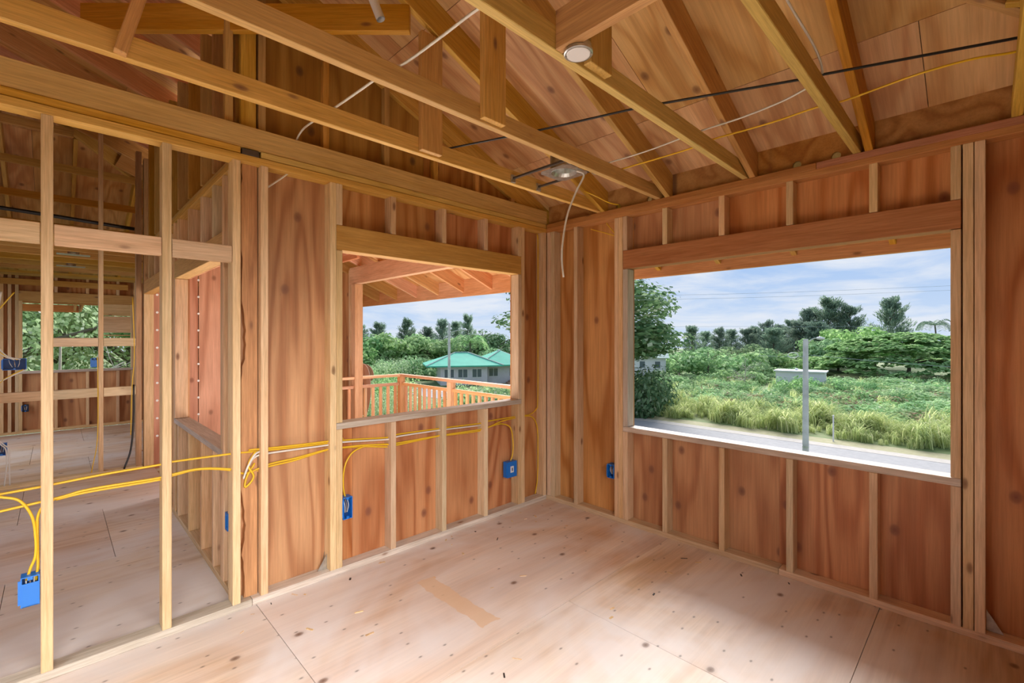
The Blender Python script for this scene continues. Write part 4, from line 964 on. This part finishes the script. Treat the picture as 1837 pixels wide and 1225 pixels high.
# roadside grass (uncountable)
def grass(name, label, spots, h0, h1, mat, blades=46):
    vs, fs = [], []
    for sx_, sy_, s in spots:
        lean = rnd.uniform(0, 2 * PI)
        for _ in range(blades):
            an = rnd.uniform(0, 2 * PI) * .6 + lean; r0 = rnd.uniform(0, .5) * s; L = rnd.uniform(h0, h1) * s; ln = rnd.uniform(.4, 1.1) * L
            p0 = Vector((sx_ + math.cos(an * 3) * r0, sy_ + math.sin(an * 5) * r0, GZ)); w = Vector((-math.sin(an), math.cos(an), 0)) * .022 * s
            dx, dy = math.cos(an), math.sin(an)
            p1 = p0 + Vector((dx * ln * .2, dy * ln * .2, L * .6)); p2 = p0 + Vector((dx * ln * .6, dy * ln * .6, L * .85)); p3 = p0 + Vector((dx * ln, dy * ln, L * rnd.uniform(.55, .85)))
            k = len(vs); vs += [tuple(p0 - w), tuple(p0 + w), tuple(p1 + w), tuple(p1 - w), tuple(p2 + w * .7), tuple(p2 - w * .7), tuple(p3)]
            fs += [(k, k + 1, k + 2, k + 3), (k + 3, k + 2, k + 4, k + 5), (k + 5, k + 4, k + 6)]
    o = raw(name, vs, fs, mat); return tag(o, label, 'grass', None, 'stuff')
spots = []
for _ in range(1150):
    sx_ = rnd.uniform(-36, 18); wob = .8 * math.sin(sx_ * .9) + .5 * math.sin(sx_ * 2.3)
    sy_ = 31.6 + wob * .6 + 7 * rnd.random() ** 1.1; hh = .75 + .35 * math.sin(sx_ * 1.7 + 1.3 * math.sin(sy_)) + .25 * math.sin(sx_ * .63 + sy_); spots.append((sx_, sy_, max(.4, hh) * rnd.uniform(.7, 1.25)))
grass('roadside_grass', 'tall yellow green grass along the far edge of the road', spots, .6, 1.35, 'grass_yellow', 44)
spots = []
for _ in range(420):
    b = rnd.uniform(-.42, 1.6); D = rnd.uniform(36, 68)
    if -.22 < b < .03 and D > 42: continue
    spots.append((*bearing(b, D), .8))
spots = [q for q in spots if q[1] > 39 or q[0] < -36]
grass('field_grass', 'long pale grass covering the field between the bushes', spots, .8, 1.6, 'grass_yellow', 24)

# ---------------- west side foliage seen through the far window
for k, (x, y, top, r, kind) in enumerate(((-16.5, -4.9, 5.2, 3.4, 'pale'), (-18, -1.2, 5.0, 3.8, 'pale'), (-19, -3.2, 6.5, 4.2, 'pale'), (-15.5, .6, 3.2, 3.0, 'bright'))):
    tree('leafy_tree', kind, x, y, top, r, ('pale leafed tree at the near side of the far window view', 'pale leafed tree behind the boarded part of the far window', 'tallest pale tree in the middle of the far window view', 'bright leafed tree at the inner edge of the far window view')[k], None, z0=-3.2, flat=.95)
for k, (x, y) in enumerate(((-14.5, -4.2), (-14.2, -2.9), (-14.8, -1.8), (-14.0, -3.6), (-15.2, -.9))):
    bush('pale', x, y, 1.7, 4.6 + .4 * (k % 2), 'pale dense shrub below the far window', 'shrubs below the far window', z0=-3.2)
def bare_branches(name, loc, h, n, label):
    vs, fs = [], []
    for k in range(n):
        an = 2 * PI * k / n + rnd.uniform(-.3, .3); s = h * rnd.uniform(.3, .55)
        a = Vector((0, 0, h * rnd.uniform(.2, .75))); b = a + Vector((math.cos(an) * s, math.sin(an) * s, h * rnd.uniform(.0, .35)))
        tube_data(spline([a, a.lerp(b, .5) + rv(.15 * s), b], 4), .022, 5, vs, fs)
        for _ in range(5):
            c_ = a.lerp(b, rnd.uniform(.3, 1)); d = c_ + rv(.35 * s); tube_data([c_, c_.lerp(d, .5) + rv(.05), d], .010, 4, vs, fs)
    e = empty(name, loc, label, 'tree')
    v2, f2 = tube_data([Vector((0, 0, 0)), Vector((.05, 0, h * .5)), Vector((0, .05, h))], [.07, .05, .02], 7)
    put('trunk', mesh_of('trunk', v2, f2, 'barkpale'), e, (0, 0, 0), (1, 1, 1), 0); put('branches', mesh_of('branches', vs, fs, 'barkpale'), e, (0, 0, 0), (1, 1, 1), 0)
bare_branches('bare_tree', (-12.6, -3.15, -3.2), 4.6, 14, 'bleached leafless branches outside the far window')
x, y = bearing(.50, 58); bare_branches('bare_tree', (x, y, GZ), 4.0, 16, 'grey leafless bush in front of the tree belt')
# drooping dead plant beyond the lanai post
dp = empty('dead_palm_plant', (-4.6, .35, GZ), 'brown withered plant drooping behind the lanai post', 'plant')
sh = Vector((-4.6, .35, GZ)); rr3 = Vector((rt.x, rt.y, 0)); ff3 = Vector((fw.x, fw.y, 0))
def dpt(b, z, D=7.8): return Vector((*bearing(b, D), z)) - sh
vs, fs = tube_data(spline([dpt(-.372, GZ), dpt(-.372, .2), dpt(-.364, 1.05), dpt(-.352, 1.22), dpt(-.338, 1.02)]), .075, 8)
put('stem', mesh_of('stem', vs, fs, 'barkpale'), dp, (0, 0, 0), (1, 1, 1), 0)
for k in range(18):
    b0 = -.338 + rnd.uniform(-.01, .01); side = -1 if k % 3 == 0 else 1
    b1 = b0 + side * rnd.uniform(.006, .020); b2 = b1 + side * rnd.uniform(-.002, .008); zb = rnd.uniform(.15, .75) if side > 0 else rnd.uniform(.4, .8); D_ = 7.8 + rnd.uniform(-.12, .12)
    sp = spline([dpt(b0, 1.02 + rnd.uniform(-.05, .08), D_), dpt(b1, .95, D_), dpt(b2, (zb + .9) / 2, D_), dpt(b2 - side * .003, zb, D_)], 5); vs, fs = [], []
    tube_data(sp, [.012 + .055 * math.sin(PI * min(1, i / (len(sp) - 1) * .93 + .05)) for i in range(len(sp))], 6, vs, fs, .4, 1.0)
    put('withered_leaf', mesh_of('withered_leaf', vs, fs, 'leaf_dry'), dp, (0, 0, 0), (1, 1, 1), 0)

# ---------------- poles, wires
M['concrete_pole'] = plain('grey_weathered_pole', (.64, .61, .63), .8, 0, .2, 2.0)
M['wire'] = plain('grey_overhead_wire', (.42, .46, .52), .8)
up_ = empty('utility_pole', (-3.75, 24.4, GZ), 'grey wooden utility pole beside the road', 'utility pole')
vs, fs = tube_data([Vector((0, 0, 0)), Vector((0, 0, 3)), Vector((0, 0, 6.2))], [.15, .14, .12], 12); put('pole', mesh_of('pole', vs, fs, 'concrete_pole'), up_, (0, 0, 0), (1, 1, 1), 0)
vs, fs = tube_data(spline([(0, 0, 5.6), (.10, .05, 5.95), (.30, .1, 6.2), (.55, .15, 6.25)]), .03, 6); put('lamp_arm', mesh_of('lamp_arm', vs, fs, 'steel'), up_, (0, 0, 0), (1, 1, 1), 0)
vs, fs = tube_data([Vector((.45, .13, 6.24)), Vector((.60, .16, 6.25)), Vector((.80, .2, 6.22))], [.05, .09, .04], 8); put('lamp_head', mesh_of('lamp_head', vs, fs, 'whitepaint'), up_, (0, 0, 0), (1, 1, 1), 0)
vs, fs = tube_data([Vector((0, 0, .62)), Vector((0, 0, .70))], .155, 12); put('pole_band', mesh_of('pole_band', vs, fs, 'steel'), up_, (0, 0, 0), (1, 1, 1), 0)
vs, fs = tube_data([Vector((-.55 + .24 * math.cos(a * PI / 8), -.1, 5.35 + .14 * math.sin(a * PI / 8))) for a in range(17)], .018, 5); put('cable_coil', mesh_of('cable_coil', vs, fs, 'whitepaint'), up_, (0, 0, 0), (1, 1, 1), 0)
x, y = bearing(-.135, 46); sl = empty('street_lamp', (x, y, GZ), 'pale street lamp pole in front of the green roof', 'street lamp')
vs, fs = tube_data([Vector((0, 0, 0)), Vector((0, 0, 4)), Vector((0, 0, 7.7))], [.14, .13, .11], 10); put('pole', mesh_of('pole', vs, fs, 'concrete_pole'), sl, (0, 0, 0), (1, 1, 1), 0)
d2 = Vector((rt.x, rt.y, 0)); vs, fs = tube_data([Vector((0, 0, 6.75)), d2 * .8 + Vector((0, 0, 6.98)), d2 * 1.5 + Vector((0, 0, 7.08))], .04, 6); put('lamp_arm', mesh_of('lamp_arm', vs, fs, 'steel'), sl, (0, 0, 0), (1, 1, 1), 0)
vs, fs = tube_data([d2 * 1.3 + Vector((0, 0, 7.08)), d2 * 1.55 + Vector((0, 0, 7.10)), d2 * 1.8 + Vector((0, 0, 7.02))], [.06, .13, .05], 8); put('lamp_head', mesh_of('lamp_head', vs, fs, 'whitepaint'), sl, (0, 0, 0), (1, 1, 1), 0)
mp_ = empty('marker_post', (-3.7, 30.3, GZ), 'thin white marker post on the grass verge', 'post')
vs, fs = tube_data([Vector((0, 0, 0)), Vector((0, 0, 1.55))], .04, 8); put('post_rod', mesh_of('post_rod', vs, fs, 'whitepaint'), mp_, (0, 0, 0), (1, 1, 1), 0)
vs, fs = tube_data([Vector((0, 0, 1.55)), Vector((0, 0, 1.60))], .05, 8); put('post_cap', mesh_of('post_cap', vs, fs, 'whitepaint'), mp_, (0, 0, 0), (1, 1, 1), 0)
def wire(b0, z0, b1, z1, D, sag, label):
    a = Vector((*bearing(b0, D), z0)); c_ = Vector((*bearing(b1, D), z1)); m_ = (a + c_) / 2 - Vector((0, 0, sag))
    tag(tube('power_line', [a, m_, c_], .008 if D < 40 else .018, 'wire', per=10), label, 'wire')
wire(.1, 4.05, 1.05, 4.95, 30, .12, 'upper overhead wire across the sky in the view window')
wire(.1, 3.80, 1.05, 4.66, 30, .12, 'lower overhead wire just under the upper one')
wire(.1, 3.55, 1.05, 3.55, 85, .05, 'distant horizontal wire above the tree line')
wire(.53, .55, .637, .50, 23.9, .02, 'low wire reaching the utility pole')
wire(.640, .50, 1.05, -.35, 26, .05, 'low wire dropping away past the umbrella tree')

# ---------------- neighbouring houses
M['tealroof'] = plain('teal_metal_roof', (.06, .42, .29), .75, 0, .08, 1.0)
M['greywall'] = plain('grey_siding', (.62, .59, .64), .8, 0, .06, 2.0)
M['glass'] = plain('dark_window_glass', (.10, .13, .16), .15)
M['roofcap'] = plain('pale_ridge_cap', (.34, .44, .40), .8)
M['brownstair'] = plain('brown_stair', (.45, .26, .18), .7)
def house_at(b, D, rot, label):
    x, y = bearing(b, D); e = empty('house', (x, y, GZ), label, 'house'); e.rotation_euler = (0, 0, rot); return e
def sub(parent, name, vs, fs, mat):
    me = mesh_of(name, vs, fs, mat); o = bpy.data.objects.new(name, me); COL.objects.link(o); o.parent = parent; return o
ang = math.atan2(fw.y - .09 * rt.y, fw.x - .09 * rt.x) - PI / 2        # local +y = away from the viewer
H = house_at(-.088, 62, ang + .16, 'grey house with a teal green hip roof')
def hip(parent, x0, x1, y0, y1, ze, zt, ov=.6, cap=True):
    x0 -= ov; x1 += ov; y0 -= ov; y1 += ov; w = min(x1 - x0, y1 - y0) / 2
    if x1 - x0 >= y1 - y0: r0, r1 = (x0 + w, (y0 + y1) / 2, zt), (x1 - w, (y0 + y1) / 2, zt)
    else: r0, r1 = ((x0 + x1) / 2, y0 + w, zt), ((x0 + x1) / 2, y1 - w, zt)
    cs = [(x0, y0, ze), (x1, y0, ze), (x1, y1, ze), (x0, y1, ze)]
    vs = cs + [r0, r1] + [(c[0], c[1], ze - .16) for c in cs]
    if x1 - x0 >= y1 - y0: fs = [(0, 1, 5, 4), (1, 2, 5), (2, 3, 4, 5), (3, 0, 4)]
    else: fs = [(0, 1, 4), (1, 2, 5, 4), (2, 3, 5), (3, 0, 4, 5)]
    fs += [(0, 6, 7, 1), (1, 7, 8, 2), (2, 8, 9, 3), (3, 9, 6, 0), (9, 8, 7, 6)]
    R_ = sub(parent, 'roof', vs, fs, 'tealroof')
    if cap:
        for a, c_ in ((cs[0], r0), (r0, r1), (cs[1], r1)):
            v2, f2 = tube_data([Vector(a) + Vector((0, 0, .03)), Vector(c_) + Vector((0, 0, .03))], .10, 5); o = sub(R_, 'ridge_cap', v2, f2, 'roofcap')
vs, fs = [], []; box_data(-4.0, 2.2, 0, 7, 0, 2.55, vs, fs); sub(H, 'wall', vs, fs, 'greywall')
vs, fs = [], []; box_data(2.2, 8.2, 1.2, 9, 0, 2.55, vs, fs); sub(H, 'wall', vs, fs, 'greywall')
hip(H, -5.2, 3.6, 0, 7, 2.6, 4.2, .7); hip(H, 1.6, 8.2, .8, 9, 2.6, 4.45, .6)
for wx, wy in ((-2.9, 0), (-1.1, 0), (.8, 0), (3.3, 1.2), (6.2, 1.2)):
    vs, fs = [], []; z0_, z1_ = .95, 2.15; hw = .68
    for bxs in ((wx - hw, wx + hw, wy - .05, wy, z1_ - .07, z1_), (wx - hw, wx + hw, wy - .05, wy, z0_, z0_ + .07), (wx - hw, wx - hw + .07, wy - .05, wy, z0_, z1_), (wx + hw - .07, wx + hw, wy - .05, wy, z0_, z1_), (wx - .035, wx + .035, wy - .05, wy, z0_, z1_)): box_data(*bxs, vs, fs)
    wn = sub(H, 'window', vs, fs, 'whitepaint'); vs, fs = [], []; box_data(wx - hw + .05, wx + hw - .05, wy - .03, wy - .01, z0_ + .05, z1_ - .05, vs, fs); sub(wn, 'pane', vs, fs, 'glass')
vs, fs = [], []
for k in range(6): box_data(5.0 + k * .3, 5.3 + k * .3, -.4, 1.0, 0, .2 + k * .2, vs, fs)
sub(H, 'stair', vs, fs, 'brownstair')
H2 = house_at(.296, 76, ang - .3, 'pale cottage half hidden by the big tree')
vs, fs = [], []; box_data(-2.5, 2.5, 0, 5, 0, 3.0, vs, fs); sub(H2, 'wall', vs, fs, 'whitepaint')
sub(H2, 'roof', [(-3, -.5, 3), (3, -.5, 3), (3, 5.5, 3), (-3, 5.5, 3), (-3, 2.5, 4.3), (3, 2.5, 4.3)], [(0, 1, 5, 4), (2, 3, 4, 5), (1, 2, 5), (3, 0, 4), (3, 2, 1, 0)], 'roofcap')
for wx in (-1.2, 1.2): vs, fs = [], []; box_data(wx - .4, wx + .4, -.04, -.0, 1.4, 2.4, vs, fs); sub(H2, 'window', vs, fs, 'glass')
H3 = house_at(.617, 58, ang - .75, 'low white flat roofed shed behind the scrub')
vs, fs = [], []; box_data(-2.6, 2.6, 0, 3, 0, 2.0, vs, fs); sub(H3, 'wall', vs, fs, 'whitepaint')
vs, fs = [], []; box_data(-2.8, 2.8, -.2, 3.2, 2.0, 2.14, vs, fs); sub(H3, 'roof', vs, fs, 'whitepaint')
vs, fs = [], []; box_data(-.6, -.3, 1, 1.3, 2.14, 2.4, vs, fs); sub(H3, 'roof_vent', vs, fs, 'whitepaint')
